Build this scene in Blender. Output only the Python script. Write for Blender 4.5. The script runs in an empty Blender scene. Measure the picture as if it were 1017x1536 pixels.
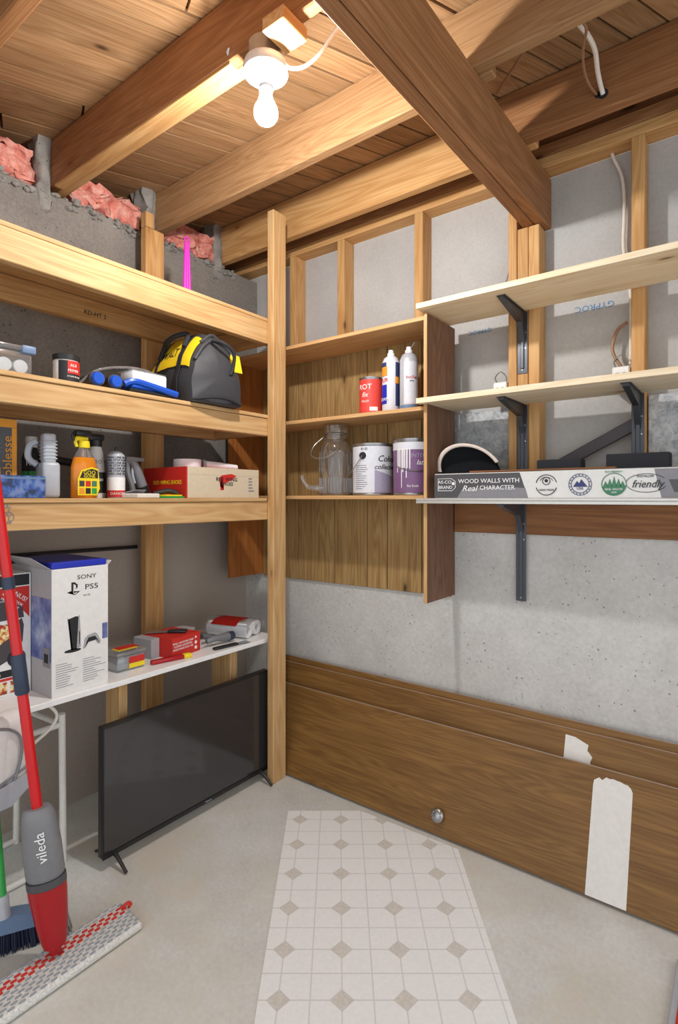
import bpy, bmesh, math, random
from mathutils import Vector, Matrix, noise
S = bpy.context.scene
COL = S.collection
R = random.Random(7)

# ---------------------------------------------------------------- camera, world, exposure
cam = bpy.data.cameras.new('camera')
cam.sensor_fit = 'AUTO'; cam.sensor_width = 36
cam.lens = 823 / 1536 * 36
cam.shift_y = -21 / 1536
cam.clip_start = .02
camo = bpy.data.objects.new('camera', cam); COL.objects.link(camo)
camo.location = (0, 0, 1.35)
camo.rotation_euler = (math.pi / 2, 0, math.radians(36.87))
S.camera = camo
W = bpy.data.worlds.new('world'); S.world = W; W.use_nodes = True
W.node_tree.nodes['Background'].inputs[0].default_value = (.93, .97, 1, 1)
W.node_tree.nodes['Background'].inputs[1].default_value = 1.12
vs = S.view_settings
vs.view_transform = 'Standard'; vs.look = 'None'; vs.gamma = 1; vs.use_curve_mapping = False
vs.exposure = 0.27
BULB = 900.0

# ---------------------------------------------------------------- materials
def C(r, g, b):
    f = lambda c: c / 12.92 if c <= .04045 else ((c + .055) / 1.055) ** 2.4
    return (f(r / 255), f(g / 255), f(b / 255), 1)

class NT:
    def __init__(s, name):
        s.m = bpy.data.materials.new(name); s.m.use_nodes = True
        s.t = s.m.node_tree; s.n = s.t.nodes; s.b = s.n['Principled BSDF']
    def node(s, typ, **kw):
        n = s.n.new('ShaderNode' + typ)
        for k, v in kw.items(): setattr(n, k, v)
        return n
    def l(s, a, b): s.t.links.new(a, b)
    def inp(s, n, i, v):
        if hasattr(v, 'is_linked'): s.l(v, n.inputs[i])
        else: n.inputs[i].default_value = v
    def math(s, op, a, b=0.0, c=None):
        n = s.node('Math', operation=op); s.inp(n, 0, a); s.inp(n, 1, b)
        if c is not None: s.inp(n, 2, c)
        return n.outputs[0]
    def vec(s, scale, rand=True):
        tc = s.node('TexCoord'); mp = s.node('Mapping')
        mp.inputs['Scale'].default_value = scale
        if rand:
            oi = s.node('ObjectInfo'); v = s.node('VectorMath', operation='SCALE')
            cx = s.node('CombineXYZ')
            s.l(oi.outputs['Random'], cx.inputs[0]); s.l(s.math('MULTIPLY', oi.outputs['Random'], 7.31), cx.inputs[1]); s.l(s.math('MULTIPLY', oi.outputs['Random'], 3.7), cx.inputs[2])
            s.l(cx.outputs[0], v.inputs[0]); v.inputs['Scale'].default_value = 9
            ad = s.node('VectorMath', operation='ADD'); s.l(tc.outputs['Object'], ad.inputs[0]); s.l(v.outputs[0], ad.inputs[1])
            s.l(ad.outputs[0], mp.inputs['Vector'])
        else: s.l(tc.outputs['Object'], mp.inputs['Vector'])
        return mp.outputs[0]
    def noise(s, v, scale, detail=4, rough=.55, dist=0):
        n = s.node('TexNoise'); s.l(v, n.inputs['Vector'])
        n.inputs['Scale'].default_value = scale; n.inputs['Detail'].default_value = detail
        n.inputs['Roughness'].default_value = rough; n.inputs['Distortion'].default_value = dist
        return n.outputs['Fac']
    def ramp(s, f, stops):
        n = s.node('ValToRGB'); s.l(f, n.inputs[0]); e = n.color_ramp.elements
        while len(e) < len(stops): e.new(.5)
        for i, (p, c) in enumerate(stops):
            e[i].position = p; e[i].color = c if not isinstance(c, (int, float)) else (c, c, c, 1)
        return n.outputs[0]
    def mix(s, f, a, b, mode='MIX'):
        n = s.node('Mix', data_type='RGBA', blend_type=mode)
        s.inp(n, 0, f); s.inp(n, 6, a); s.inp(n, 7, b); return n.outputs[2]
    def bump(s, h, st=.3, d=.002):
        n = s.node('Bump'); n.inputs['Strength'].default_value = st; n.inputs['Distance'].default_value = d
        s.l(h, n.inputs['Height']); s.l(n.outputs[0], s.b.inputs['Normal'])

def plain(name, col, rough=.5, metal=0, spec=.5, emit=None, es=0, vary=.025):
    t = NT(name)
    v = t.vec((1, 1, 1)); f = t.noise(v, 60, 3)
    dk = tuple(c * (1 - 2 * vary) for c in col[:3]) + (1,)
    lt = tuple(min(1, c * (1 + vary)) for c in col[:3]) + (1,)
    t.l(t.ramp(f, [(.3, dk), (.7, lt)]), t.b.inputs['Base Color'])
    t.b.inputs['Roughness'].default_value = rough; t.b.inputs['Metallic'].default_value = metal
    t.b.inputs['Specular IOR Level'].default_value = spec
    if emit:
        t.b.inputs['Emission Color'].default_value = emit; t.b.inputs['Emission Strength'].default_value = es
    return t.m

def wood(name, light, mid, dark, rough=.6, knots=True, ring=1.0, streak=1.0, rowvar=.12, knotcol=None, fine=1.0, ringw=.26):
    """grain runs along the object's own X axis"""
    t = NT(name)
    v = t.vec((1, 1, 1))
    mp = t.node('Mapping'); mp.inputs['Scale'].default_value = (.4, 6.5, 6.5); t.l(v, mp.inputs[0])
    base = t.noise(mp.outputs[0], 2.2, 2, .5, .4)
    ringv = t.math('FRACT', t.math('MULTIPLY', base, 9.0 * ring))
    ringv = t.math('ABSOLUTE', t.math('SUBTRACT', t.math('MULTIPLY', ringv, 2.0), 1.0))
    mp2 = t.node('Mapping'); mp2.inputs['Scale'].default_value = (4, 95 * fine, 95 * fine); t.l(v, mp2.inputs[0])
    fn = t.noise(mp2.outputs[0], 1.0, 4, .6)
    mp3 = t.node('Mapping'); mp3.inputs['Scale'].default_value = (1.2, 14, 14); t.l(v, mp3.inputs[0])
    st = t.noise(mp3.outputs[0], 1.6, 3, .6, .3)
    f = t.math('ADD', t.math('MULTIPLY', ringv, ringw), t.math('ADD', t.math('MULTIPLY', fn, .38), t.math('MULTIPLY', st, .42 * streak)))
    c = t.ramp(f, [(.25, light), (.55, mid), (.88, dark)])
    oi = t.node('ObjectInfo')
    tone = t.math('ADD', t.math('MULTIPLY', oi.outputs['Random'], rowvar * 2), 1 - rowvar)
    hs = t.node('HueSaturation'); t.l(c, hs.inputs['Color']); t.l(tone, hs.inputs['Value'])
    c = hs.outputs[0]
    if knots:
        mp4 = t.node('Mapping'); mp4.inputs['Scale'].default_value = (2.6, 6.2, 6.2); t.l(v, mp4.inputs[0])
        vo = t.node('TexVoronoi'); vo.inputs['Scale'].default_value = 1.0; t.l(mp4.outputs[0], vo.inputs['Vector'])
        k = t.ramp(t.math('ADD', vo.outputs['Distance'], t.math('MULTIPLY', fn, .05)), [(.06, 1.0), (.11, 0.0)])
        halo = t.ramp(vo.outputs['Distance'], [(.08, .55), (.24, 0.0)])
        kc = knotcol or tuple(x * .35 for x in dark[:3]) + (1,)
        c = t.mix(halo, c, dark); c = t.mix(k, c, kc)
    t.l(c, t.b.inputs['Base Color']); t.b.inputs['Roughness'].default_value = rough
    t.b.inputs['Specular IOR Level'].default_value = .3
    t.bump(fn, .25, .001)
    return t.m

def concrete(name, c0, c1, pit=True, stain=None, bumpst=.35, sc=1.0, low_tone=None):
    t = NT(name); v = t.vec((1, 1, 1), False)
    a = t.noise(v, 2.2 * sc, 6, .62); b = t.noise(v, 70 * sc, 4, .6)
    c = t.ramp(t.math('ADD', t.math('MULTIPLY', a, .65), t.math('MULTIPLY', b, .35)), [(.36, c0), (.64, c1)])
    h = b
    if pit:
        vo = t.node('TexVoronoi'); vo.inputs['Scale'].default_value = 38; t.l(v, vo.inputs['Vector'])
        pn = t.noise(v, 9, 2)
        p = t.ramp(t.math('ADD', vo.outputs['Distance'], t.math('MULTIPLY', pn, .32)), [(.235, 1.0), (.28, 0.0)])
        c = t.mix(t.math('MULTIPLY', p, .7), c, tuple(x * .3 for x in c0[:3]) + (1,))
        h = t.math('SUBTRACT', b, p)
    if stain:
        s_ = t.noise(v, 1.3, 5, .7, .5)
        c = t.mix(t.ramp(s_, [(.45, 0.0), (.66, .8)]), c, stain)
    if low_tone:      # paler taupe tone on the lower wall, below an uneven line
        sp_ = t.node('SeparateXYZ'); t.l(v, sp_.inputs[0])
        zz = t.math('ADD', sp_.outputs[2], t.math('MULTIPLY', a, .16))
        c = t.mix(t.ramp(t.math('MULTIPLY', zz, .5), [(.655, 1.0), (.67, 0.0)]), c, t.mix(t.math('SUBTRACT', b, .12), tuple(q * .8 for q in low_tone[:3]) + (1,), low_tone))
    t.l(c, t.b.inputs['Base Color']); t.b.inputs['Roughness'].default_value = .85
    t.b.inputs['Specular IOR Level'].default_value = .25
    t.bump(h, bumpst, .004)
    return t.m

def clear(name, tint, gloss=.12, rough=.05, body=.06):
    """thin clear plastic or glass"""
    t = NT(name)
    tr = t.node('BsdfTransparent'); tr.inputs[0].default_value = tint
    gl = t.node('BsdfGlossy'); gl.inputs['Roughness'].default_value = rough
    df = t.node('BsdfDiffuse'); df.inputs[0].default_value = (.8, .82, .84, 1)
    lw = t.node('LayerWeight'); lw.inputs[0].default_value = .35
    m1 = t.node('MixShader'); m2 = t.node('MixShader')
    t.l(t.math('ADD', t.math('MULTIPLY', lw.outputs['Facing'], .75), gloss), m1.inputs[0])
    t.l(tr.outputs[0], m1.inputs[1]); t.l(gl.outputs[0], m1.inputs[2])
    m2.inputs[0].default_value = body
    t.l(m1.outputs[0], m2.inputs[1]); t.l(df.outputs[0], m2.inputs[2])
    out = [n for n in t.n if n.type == 'OUTPUT_MATERIAL'][0]
    t.l(m2.outputs[0], out.inputs['Surface'])
    return t.m

M = {}
M['spruce'] = wood('spruce', C(214, 180, 132), C(198, 158, 108), C(174, 128, 78), rowvar=.06)
M['stud'] = wood('stud_wood', C(212, 172, 120), C(196, 150, 96), C(170, 120, 68), rowvar=.08)
M['joist'] = wood('joist_wood', C(172, 126, 86), C(150, 104, 66), C(122, 80, 48), rowvar=.06, ring=1.3)
M['joist_pale'] = wood('pale_joist_wood', C(178, 142, 102), C(160, 122, 84), C(132, 94, 60), rowvar=.06, ring=1.6)
M['plank'] = wood('subfloor_wood', C(182, 146, 108), C(162, 124, 86), C(128, 92, 60), rowvar=.22, ring=1.6)
M['pine'] = wood('pale_pine', C(240, 226, 200), C(228, 208, 174), C(206, 178, 136), rowvar=.03, streak=.7)
M['oak'] = wood('oak_shelf', C(216, 178, 128), C(202, 158, 108), C(178, 132, 84), rowvar=.04, knots=False)
M['oakdark'] = wood('brown_veneer', C(140, 106, 84), C(116, 84, 64), C(84, 58, 44), rowvar=.03, knots=False, ring=2, fine=.6)
M['panelling'] = wood('wall_panelling', C(184, 154, 106), C(158, 126, 80), C(118, 90, 54), rowvar=.16, ring=1.2, rough=.45)
M['hardboard'] = wood('orange_hardboard', C(176, 112, 54), C(158, 96, 44), C(126, 72, 30), rowvar=.02, knots=False, fine=.4)
M['ledger'] = wood('brown_ledger', C(152, 106, 66), C(130, 86, 52), C(100, 64, 38), rowvar=.02, knots=False)
M['door'] = wood('mahogany_door', C(150, 112, 62), C(116, 82, 42), C(76, 48, 24), rough=.42, knots=False, ring=1.6, rowvar=.03, fine=1.5, ringw=.14, streak=1.0)
M['dooredge'] = plain('door_edge', C(164, 142, 126), .5)
M['conc_dark'] = concrete('left_concrete', C(114, 109, 104), C(150, 145, 139), low_tone=C(186, 174, 162))
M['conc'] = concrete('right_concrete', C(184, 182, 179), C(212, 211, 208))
M['mortar'] = concrete('mortar', C(128, 126, 122), C(172, 170, 165), sc=4, bumpst=.8)
M['drywall'] = concrete('drywall_back', C(172, 171, 169), C(192, 191, 189), pit=False, bumpst=.05)
M['floor'] = concrete('floor_concrete', C(194, 195, 192), C(224, 225, 222), pit=False, stain=C(208, 200, 184), bumpst=.15)
M['white'] = plain('white_laminate', C(240, 240, 240), .35)
M['whitemetal'] = plain('white_metal', C(228, 226, 220), .35)
M['porcelain'] = plain('white_porcelain', C(206, 206, 206), .25)
M['black'] = plain('black_plastic', C(34, 34, 36), .4)
M['blackm'] = plain('black_metal', C(76, 78, 84), .35, .6)
M['foam'] = plain('black_foam', C(38, 40, 46), .9)
M['grey'] = plain('grey_plastic', C(122, 122, 126), .35)
M['lgrey'] = plain('light_grey_plastic', C(176, 180, 188), .35)
M['red'] = plain('red_plastic', C(206, 22, 28), .28)
M['dred'] = plain('deep_red_plastic', C(168, 18, 28), .22)
M['navy'] = plain('navy_plastic', C(44, 56, 78), .5)
M['green'] = plain('green_paint', C(46, 158, 72), .35)
M['blue'] = plain('blue_plastic', C(24, 82, 190), .35)
M['royal'] = plain('royal_blue_card', C(22, 44, 176), .4)
M['bluegrey'] = plain('blue_grey_plastic', C(104, 128, 160), .45)
M['steel'] = plain('steel', C(170, 170, 172), .3, .9)
M['chrome'] = plain('brushed_aluminium', C(206, 204, 198), .35, .6)
M['yellow'] = plain('yellow_fabric', C(246, 206, 20), .75)
M['ylabel'] = plain('yellow_label', C(240, 214, 30), .45)
M['bagblack'] = plain('black_nylon', C(58, 58, 62), .6)
M['webbing'] = plain('dark_webbing', C(36, 36, 40), .75)
M['card'] = plain('white_card', C(232, 230, 228), .6)
M['cardgrey'] = plain('grey_card', C(168, 166, 170), .6)
M['tan'] = plain('tan_card', C(206, 190, 164), .75)
M['cred'] = plain('red_card', C(200, 40, 30), .55)
M['ink'] = plain('black_ink', C(30, 30, 34), .6)
M['inkgrey'] = plain('grey_ink', C(128, 128, 134), .6)
M['inkblue'] = plain('blue_ink', C(74, 130, 176), .6)
M['inknavy'] = plain('navy_ink', C(50, 60, 110), .6)
M['inkgreen'] = plain('green_ink', C(66, 124, 92), .6)
M['paper'] = plain('paper', C(228, 226, 222), .7)
M['orange'] = plain('orange_card', C(226, 150, 40), .6)
M['magenta'] = plain('magenta_plastic', C(206, 44, 176), .35)
M['cable'] = plain('white_cable', C(232, 226, 216), .5)
M['cablebrown'] = plain('brown_cable', C(150, 112, 84), .5)
M['charcoal'] = plain('charcoal_print', C(74, 74, 78), .4)
M['wrap'] = plain('pale_wrap', C(214, 214, 212), .3)
M['pan'] = plain('pan_print', C(70, 62, 66), .45)
M['tubewhite'] = plain('white_roll', C(240, 240, 240), .6)
M['purple'] = plain('purple_label', C(120, 86, 128), .45)
M['lilac'] = plain('lilac_grey_label', C(158, 152, 176), .45)
M['canlabel'] = plain('pale_can_label', C(214, 216, 224), .45)
M['cansil'] = plain('silver_can', C(196, 200, 208), .35, .3)
M['salmon'] = plain('red_can_label', C(222, 70, 60), .45)
M['amber'] = plain('amber_liquid', C(214, 128, 30), .12)
M['clear'] = clear('clear_plastic', (.86, .88, .9, 1), .10, .08, .10)
M['glass'] = clear('jar_glass', (.97, .975, .98, 1), .06, .04, .035)
M['wire'] = plain('wire', C(150, 146, 138), .35, .8)
M['screen'] = plain('tv_screen', C(46, 46, 48), .10, vary=.0, spec=.9)
M['tvbody'] = plain('tv_body', C(26, 26, 28), .4)
M['bristle'] = plain('navy_bristle', C(32, 40, 66), .8)
M['gbristle'] = plain('grey_bristle', C(150, 150, 152), .8)
M['bulb'] = plain('bulb_glow', (1, 1, 1, 1), .3, emit=(1, .985, .96, 1), es=BULB)
M['capbeige'] = plain('cap_fabric', C(222, 206, 196), .85)
M['opaque_pink'] = None
t = NT('pink_insulation'); v = t.vec((1, 1, 1)); f = t.noise(v, 22, 6, .7)
t.l(t.ramp(f, [(.32, C(196, 104, 92)), (.5, C(222, 146, 132)), (.68, C(238, 190, 176))]), t.b.inputs['Base Color'])
t.b.inputs['Roughness'].default_value = 1; t.b.inputs['Specular IOR Level'].default_value = .05; t.bump(f, .8, .01); M['pink'] = t.m
t = NT('speckled_panel'); v = t.vec((1, 1, 1), False); f = t.noise(v, 34, 5, .7, .8)
t.l(t.ramp(f, [(.36, C(150, 157, 166)), (.5, C(186, 190, 194)), (.66, C(212, 214, 214))]), t.b.inputs['Base Color'])
t.b.inputs['Roughness'].default_value = .7; M['speckle'] = t.m
t = NT('box_picture'); v = t.vec((1, 1, 1), False); f = t.noise(v, 9, 5, .6)
t.l(t.ramp(f, [(.34, C(60, 66, 130)), (.5, C(112, 124, 172)), (.68, C(184, 190, 212))]), t.b.inputs['Base Color'])
t.b.inputs['Roughness'].default_value = .5; M['picture'] = t.m
t = NT('food_picture'); v = t.vec((1, 1, 1), False); f = t.noise(v, 45, 3, .6)
t.l(t.ramp(f, [(.34, C(96, 62, 40)), (.45, C(190, 60, 40)), (.54, C(230, 200, 120)), (.62, C(236, 226, 190)), (.72, C(130, 140, 60))]), t.b.inputs['Base Color'])
M['food'] = t.m
t = NT('blue_bag_print'); v = t.vec((1, 1, 1), False); f = t.noise(v, 32, 4, .6)
t.l(t.ramp(f, [(.4, C(40, 50, 84)), (.5, C(58, 96, 170)), (.62, C(110, 130, 176))]), t.b.inputs['Base Color'])
t.b.inputs['Roughness'].default_value = .3; M['bluebag'] = t.m
t = NT('mop_fabric'); v = t.vec((1, 1, 1), False); f = t.noise(v, 160, 3, .6)
t.l(t.ramp(f, [(.35, C(206, 204, 200)), (.65, C(240, 238, 234))]), t.b.inputs['Base Color']); t.b.inputs['Roughness'].default_value = 1; t.bump(f, 1, .004); M['mopfab'] = t.m
M['stitch'] = plain('grey_stitch', C(150, 156, 164), .9)
# vinyl sheet: printed octagon-and-dot pattern in the sheet's own plane
t = NT('vinyl_print'); tc = t.node('TexCoord'); sp = t.node('SeparateXYZ'); t.l(tc.outputs['Object'], sp.inputs[0])
def cell(o, p, off):
    f = t.math('FRACT', t.math('ADD', t.math('DIVIDE', t.math('SUBTRACT', o, off), p), .5))
    return t.math('MULTIPLY', t.math('ABSOLUTE', t.math('SUBTRACT', f, .5)), p)
ax = cell(sp.outputs[0], .1715, .008); ay = cell(sp.outputs[1], .1655, 1.4716)
dm = t.math('ADD', ax, ay)
ln = t.math('MINIMUM', t.math('MINIMUM', ax, ay), t.math('MINIMUM', t.math('SUBTRACT', .0857, ax), t.math('SUBTRACT', .0828, ay)))
lf = t.math('LESS_THAN', ln, .0019)
od = t.math('LESS_THAN', dm, .0335); idm = t.math('LESS_THAN', dm, .0305)
wh = t.ramp(t.noise(t.vec((1, 1, 1), False), 90, 4, .7), [(.3, C(238, 240, 240)), (.7, C(247, 248, 248))])
c = t.mix(lf, wh, C(218, 219, 219)); c = t.mix(od, c, C(208, 207, 204))
c = t.mix(idm, c, t.ramp(t.noise(t.vec((1, 1, 1), False), 120, 3), [(.35, C(208, 203, 196)), (.65, C(222, 218, 212))]))
t.l(c, t.b.inputs['Base Color']); t.b.inputs['Roughness'].default_value = .38; M['vinyl'] = t.m

# ---------------------------------------------------------------- mesh helpers
def bx(bm, x0, x1, y0, y1, z0, z1, bev=0, seg=1):
    r = bmesh.ops.create_cube(bm, size=1)
    vs_ = r['verts']
    for v in vs_:
        v.co = Vector(((x0 + x1) / 2 + v.co.x * (x1 - x0), (y0 + y1) / 2 + v.co.y * (y1 - y0), (z0 + z1) / 2 + v.co.z * (z1 - z0)))
    if bev:
        es = list({e for v in vs_ for e in v.link_edges})
        bmesh.ops.bevel(bm, geom=es, offset=bev, segments=seg, affect='EDGES', profile=.5)
    return bm

def cy(bm, p0, p1, r0, r1=None, seg=16):
    p0, p1 = Vector(p0), Vector(p1); r1 = r0 if r1 is None else r1
    d = p1 - p0; q = Vector((0, 0, 1)).rotation_difference(d)
    mt = Matrix.Translation((p0 + p1) / 2) @ q.to_matrix().to_4x4()
    bmesh.ops.create_cone(bm, cap_ends=True, segments=seg, radius1=max(r0, 1e-5), radius2=max(r1, 1e-5), depth=d.length, matrix=mt)
    return bm

def lathe(bm, prof, seg=24, c=(0, 0, 0), sx=1, sy=1, cap=True):
    rings = []
    for r, z in prof:
        rings.append([bm.verts.new((c[0] + sx * r * math.cos(2 * math.pi * i / seg), c[1] + sy * r * math.sin(2 * math.pi * i / seg), c[2] + z)) for i in range(seg)])
    for a, b in zip(rings, rings[1:]):
        for i in range(seg): bm.faces.new((a[i], a[(i + 1) % seg], b[(i + 1) % seg], b[i]))
    if cap:
        bm.faces.new(rings[0][::-1]); bm.faces.new(rings[-1])
    return bm

def smooth_path(pts, n=6):
    pts = [Vector(p) for p in pts]
    if len(pts) < 3: return pts
    P = [pts[0] * 2 - pts[1]] + pts + [pts[-1] * 2 - pts[-2]]
    out = []
    for i in range(1, len(P) - 2):
        a, b, c, d = P[i - 1:i + 3]
        for k in range(n):
            u = k / n
            out.append(.5 * ((2 * b) + (c - a) * u + (2 * a - 5 * b + 4 * c - d) * u * u + (3 * b - a - 3 * c + d) * u ** 3))
    return out + [pts[-1]]

def tube(bm, pts, r, seg=8, n=6, smooth=True):
    pts = smooth_path(pts, n) if smooth else [Vector(p) for p in pts]
    rings = []; up = None
    for i, p in enumerate(pts):
        d = (pts[min(i + 1, len(pts) - 1)] - pts[max(i - 1, 0)]).normalized()
        if up is None: up = d.orthogonal().normalized()
        up = (up - d * up.dot(d)).normalized(); s = d.cross(up)
        rr = r(i / (len(pts) - 1)) if callable(r) else r
        rings.append([bm.verts.new(p + rr * (math.cos(2 * math.pi * k / seg) * up + math.sin(2 * math.pi * k / seg) * s)) for k in range(seg)])
    for a, b in zip(rings, rings[1:]):
        for k in range(seg): bm.faces.new((a[k], a[(k + 1) % seg], b[(k + 1) % seg], b[k]))
    bm.faces.new(rings[0][::-1]); bm.faces.new(rings[-1])
    return bm

def prism(bm, poly, o, u, v, depth):
    """polygon in plane (o; u,v) thickened along u x v by depth"""
    o, u, v = Vector(o), Vector(u).normalized(), Vector(v).normalized(); n = u.cross(v)
    a = [bm.verts.new(o + u * p[0] + v * p[1]) for p in poly]
    b = [bm.verts.new(o + u * p[0] + v * p[1] + n * depth) for p in poly]
    k = len(poly)
    bm.faces.new(a[::-1]); bm.faces.new(b)
    for i in range(k): bm.faces.new((a[i], a[(i + 1) % k], b[(i + 1) % k], b[i]))
    return bm

def new(): return bmesh.new()

def obj(name, bm, mat, parent=None, smooth=False):
    bmesh.ops.recalc_face_normals(bm, faces=bm.faces[:])
    me = bpy.data.meshes.new(name); bm.to_mesh(me); bm.free()
    me.materials.append(M[mat] if isinstance(mat, str) else mat)
    if smooth:
        for p in me.polygons: p.use_smooth = True
        me.set_sharp_from_angle(angle=math.radians(38))
    o = bpy.data.objects.new(name, me); COL.objects.link(o)
    if parent: o.parent = parent
    return o

def tag(o, label=None, cat=None, group=None, kind=None):
    if label: o['label'] = label
    if cat: o['category'] = cat
    if group: o['group'] = group
    if kind: o['kind'] = kind
    return o

def thing(name, label, cat, loc=(0, 0, 0), rz=0, group=None, rot=None):
    o = bpy.data.objects.new(name, None); COL.objects.link(o)
    o.empty_display_size = .05
    o.location = loc; o.rotation_euler = rot or (0, 0, rz)
    return tag(o, label, cat, group)

def board(name, x0, x1, y0, y1, z0, z1, axis, mat, parent=None, bev=.0025, rot=None):
    """a board whose grain follows `axis`; coordinates are world ones, or the parent's when the parent is rotated"""
    dx, dy, dz = x1 - x0, y1 - y0, z1 - z0
    L = {'x': (dx, dy, dz), 'y': (dy, dx, dz), 'z': (dz, dy, dx)}[axis]
    bm = new(); bx(bm, -L[0] / 2, L[0] / 2, -L[1] / 2, L[1] / 2, -L[2] / 2, L[2] / 2, bev)
    o = obj(name, bm, mat, parent)
    base = parent.location if parent and not parent.get('local') else Vector((0, 0, 0))
    o.location = Vector(((x0 + x1) / 2, (y0 + y1) / 2, (z0 + z1) / 2)) - base
    o.rotation_euler = rot or {'x': (0, 0, 0), 'y': (0, 0, math.pi / 2), 'z': (0, math.pi / 2, 0)}[axis]
    return o

def text_mesh(s, size, ext=.0004, spacing=1.0, shear=0):
    cu = bpy.data.curves.new('lettering', 'FONT'); cu.body = s; cu.size = size; cu.extrude = ext
    cu.align_x = 'CENTER'; cu.align_y = 'CENTER'; cu.space_character = spacing; cu.shear = shear; cu.resolution_u = 2
    o = bpy.data.objects.new('lettering', cu); COL.objects.link(o)
    dg = bpy.context.evaluated_depsgraph_get()
    me = bpy.data.meshes.new_from_object(o.evaluated_get(dg))
    bpy.data.objects.remove(o); bpy.data.curves.remove(cu)
    return me

def text(s, size, pos, right, up, mat, parent, name='lettering', sx=1.0, spacing=1.0, shear=0, cyl=None, fn=None):
    """flat lettering at pos (parent's space); cyl=(radius) wraps it round a vertical axis through the parent's origin"""
    me = text_mesh(s, size, spacing=spacing, shear=shear)
    right, up = Vector(right).normalized(), Vector(up).normalized(); n = right.cross(up)
    for v in me.vertices:
        x, y, z = v.co.x * sx, v.co.y, v.co.z
        if fn: v.co = fn(x, y, z)
        elif cyl:
            a = cyl[1] + x / cyl[0]; r = cyl[0] + .0006 + z
            v.co = Vector((r * math.cos(a), r * math.sin(a), pos[2] + y))
        else: v.co = Vector(pos) + right * x + up * y + n * (z + .0005)
    me.materials.clear(); me.materials.append(M[mat])
    o = bpy.data.objects.new(name, me); COL.objects.link(o); o.parent = parent
    return o

def patch(name, poly, pos, right, up, mat, parent, d=.0006):
    """flat print or sticker"""
    bm = new(); prism(bm, poly, pos, right, up, d); return obj(name, bm, mat, parent)

def rect(x0, x1, y0, y1): return [(x0, y0), (x1, y0), (x1, y1), (x0, y1)]
def disc(cx, cy_, r, n=20, ry=None): return [(cx + r * math.cos(2 * math.pi * i / n), cy_ + (ry or r) * math.sin(2 * math.pi * i / n)) for i in range(n)]

def cylpatch(name, r, a0, a1, z0, z1, mat, parent, n=14, cutz=None):
    """label wrapped round a can"""
    bm = new(); rows = []
    for i in range(n + 1):
        a = a0 + (a1 - a0) * i / n
        zt = cutz(i / n) if cutz else z1
        rows.append([bm.verts.new(((r + e) * math.cos(a), (r + e) * math.sin(a), z)) for e in (0, .0008) for z in (z0, zt)])
    for p, q in zip(rows, rows[1:]):
        bm.faces.new((p[2], q[2], q[3], p[3])); bm.faces.new((p[0], p[1], q[1], q[0]))
        bm.faces.new((p[1], p[3], q[3], q[1])); bm.faces.new((p[0], q[0], q[2], p[2]))
    bm.faces.new((rows[0][0], rows[0][2], rows[0][3], rows[0][1])); bm.faces.new((rows[-1][0], rows[-1][1], rows[-1][3], rows[-1][2]))
    return obj(name, bm, mat, parent, True)

PX, PY, PZ = (1, 0, 0), (0, 1, 0), (0, 0, 1)

# ================================================================ THE SETTING
bm = new(); bx(bm, -2.7, 1.6, -1.2, 2.6, -.1, 0)
tag(obj('floor', bm, 'floor'), kind='structure')
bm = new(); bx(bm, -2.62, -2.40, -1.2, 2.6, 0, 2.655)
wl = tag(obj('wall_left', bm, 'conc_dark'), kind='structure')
# rough top of the poured wall and the mortar packed round the joist ends
bm = new(); rr = random.Random(3)
for i in range(420):
    y = rr.uniform(.3, 2.2); x = -2.415 + rr.uniform(-.03, .03); z = 2.655 + rr.uniform(-.035, .012)
    r = bmesh.ops.create_icosphere(bm, subdivisions=1, radius=rr.uniform(.006, .02))
    for v in r['verts']:
        v.co = Vector((v.co.x * rr.uniform(.5, 1) + x, v.co.y * rr.uniform(.8, 1.3) + y, v.co.z * rr.uniform(.5, .9) + z))
tag(obj('mortar_rubble', bm, 'mortar', wl), kind='stuff')
def lump(bm, x0, x1, y0, y1, z0, z1, amp, seed, n=6):
    r = bmesh.ops.create_cube(bm, size=1); vv = r['verts']
    fs = list({f for v in vv for f in v.link_faces}); es = list({e for v in vv for e in v.link_edges})
    s = bmesh.ops.subdivide_edges(bm, edges=es, cuts=n, use_grid_fill=True)
    for v in {v for v in bm.verts}:
        if v.tag: continue
        v.tag = True
        c = v.co.copy(); rad = c.normalized() * .5
        c = c.lerp(rad, .35)
        p = Vector(((x0 + x1) / 2 + c.x * (x1 - x0), (y0 + y1) / 2 + c.y * (y1 - y0), (z0 + z1) / 2 + c.z * (z1 - z0)))
        nv = noise.noise_vector(p * 22 + Vector((seed, seed * 2, 0))) * amp + noise.noise_vector(p * 60 + Vector((seed, 0, 5))) * amp * .5
        v.co = p + nv
for i, (y0, y1) in enumerate(((1.095, 1.15), (1.595, 1.655), (2.035, 2.10))):
    bm = new(); lump(bm, -2.5, -2.388, y0 - .012, y1 - .008, 2.56, 2.93, .02, i * 7.3, 7)
    obj('mortar_block', bm, 'mortar', wl, True)
bm = new(); bx(bm, -2.66, -2.62, -1.2, 2.6, 2.655, 2.9)
tag(obj('trim_1', bm, 'joist'), kind='structure')            # rim board at the back of the joist bays

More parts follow.
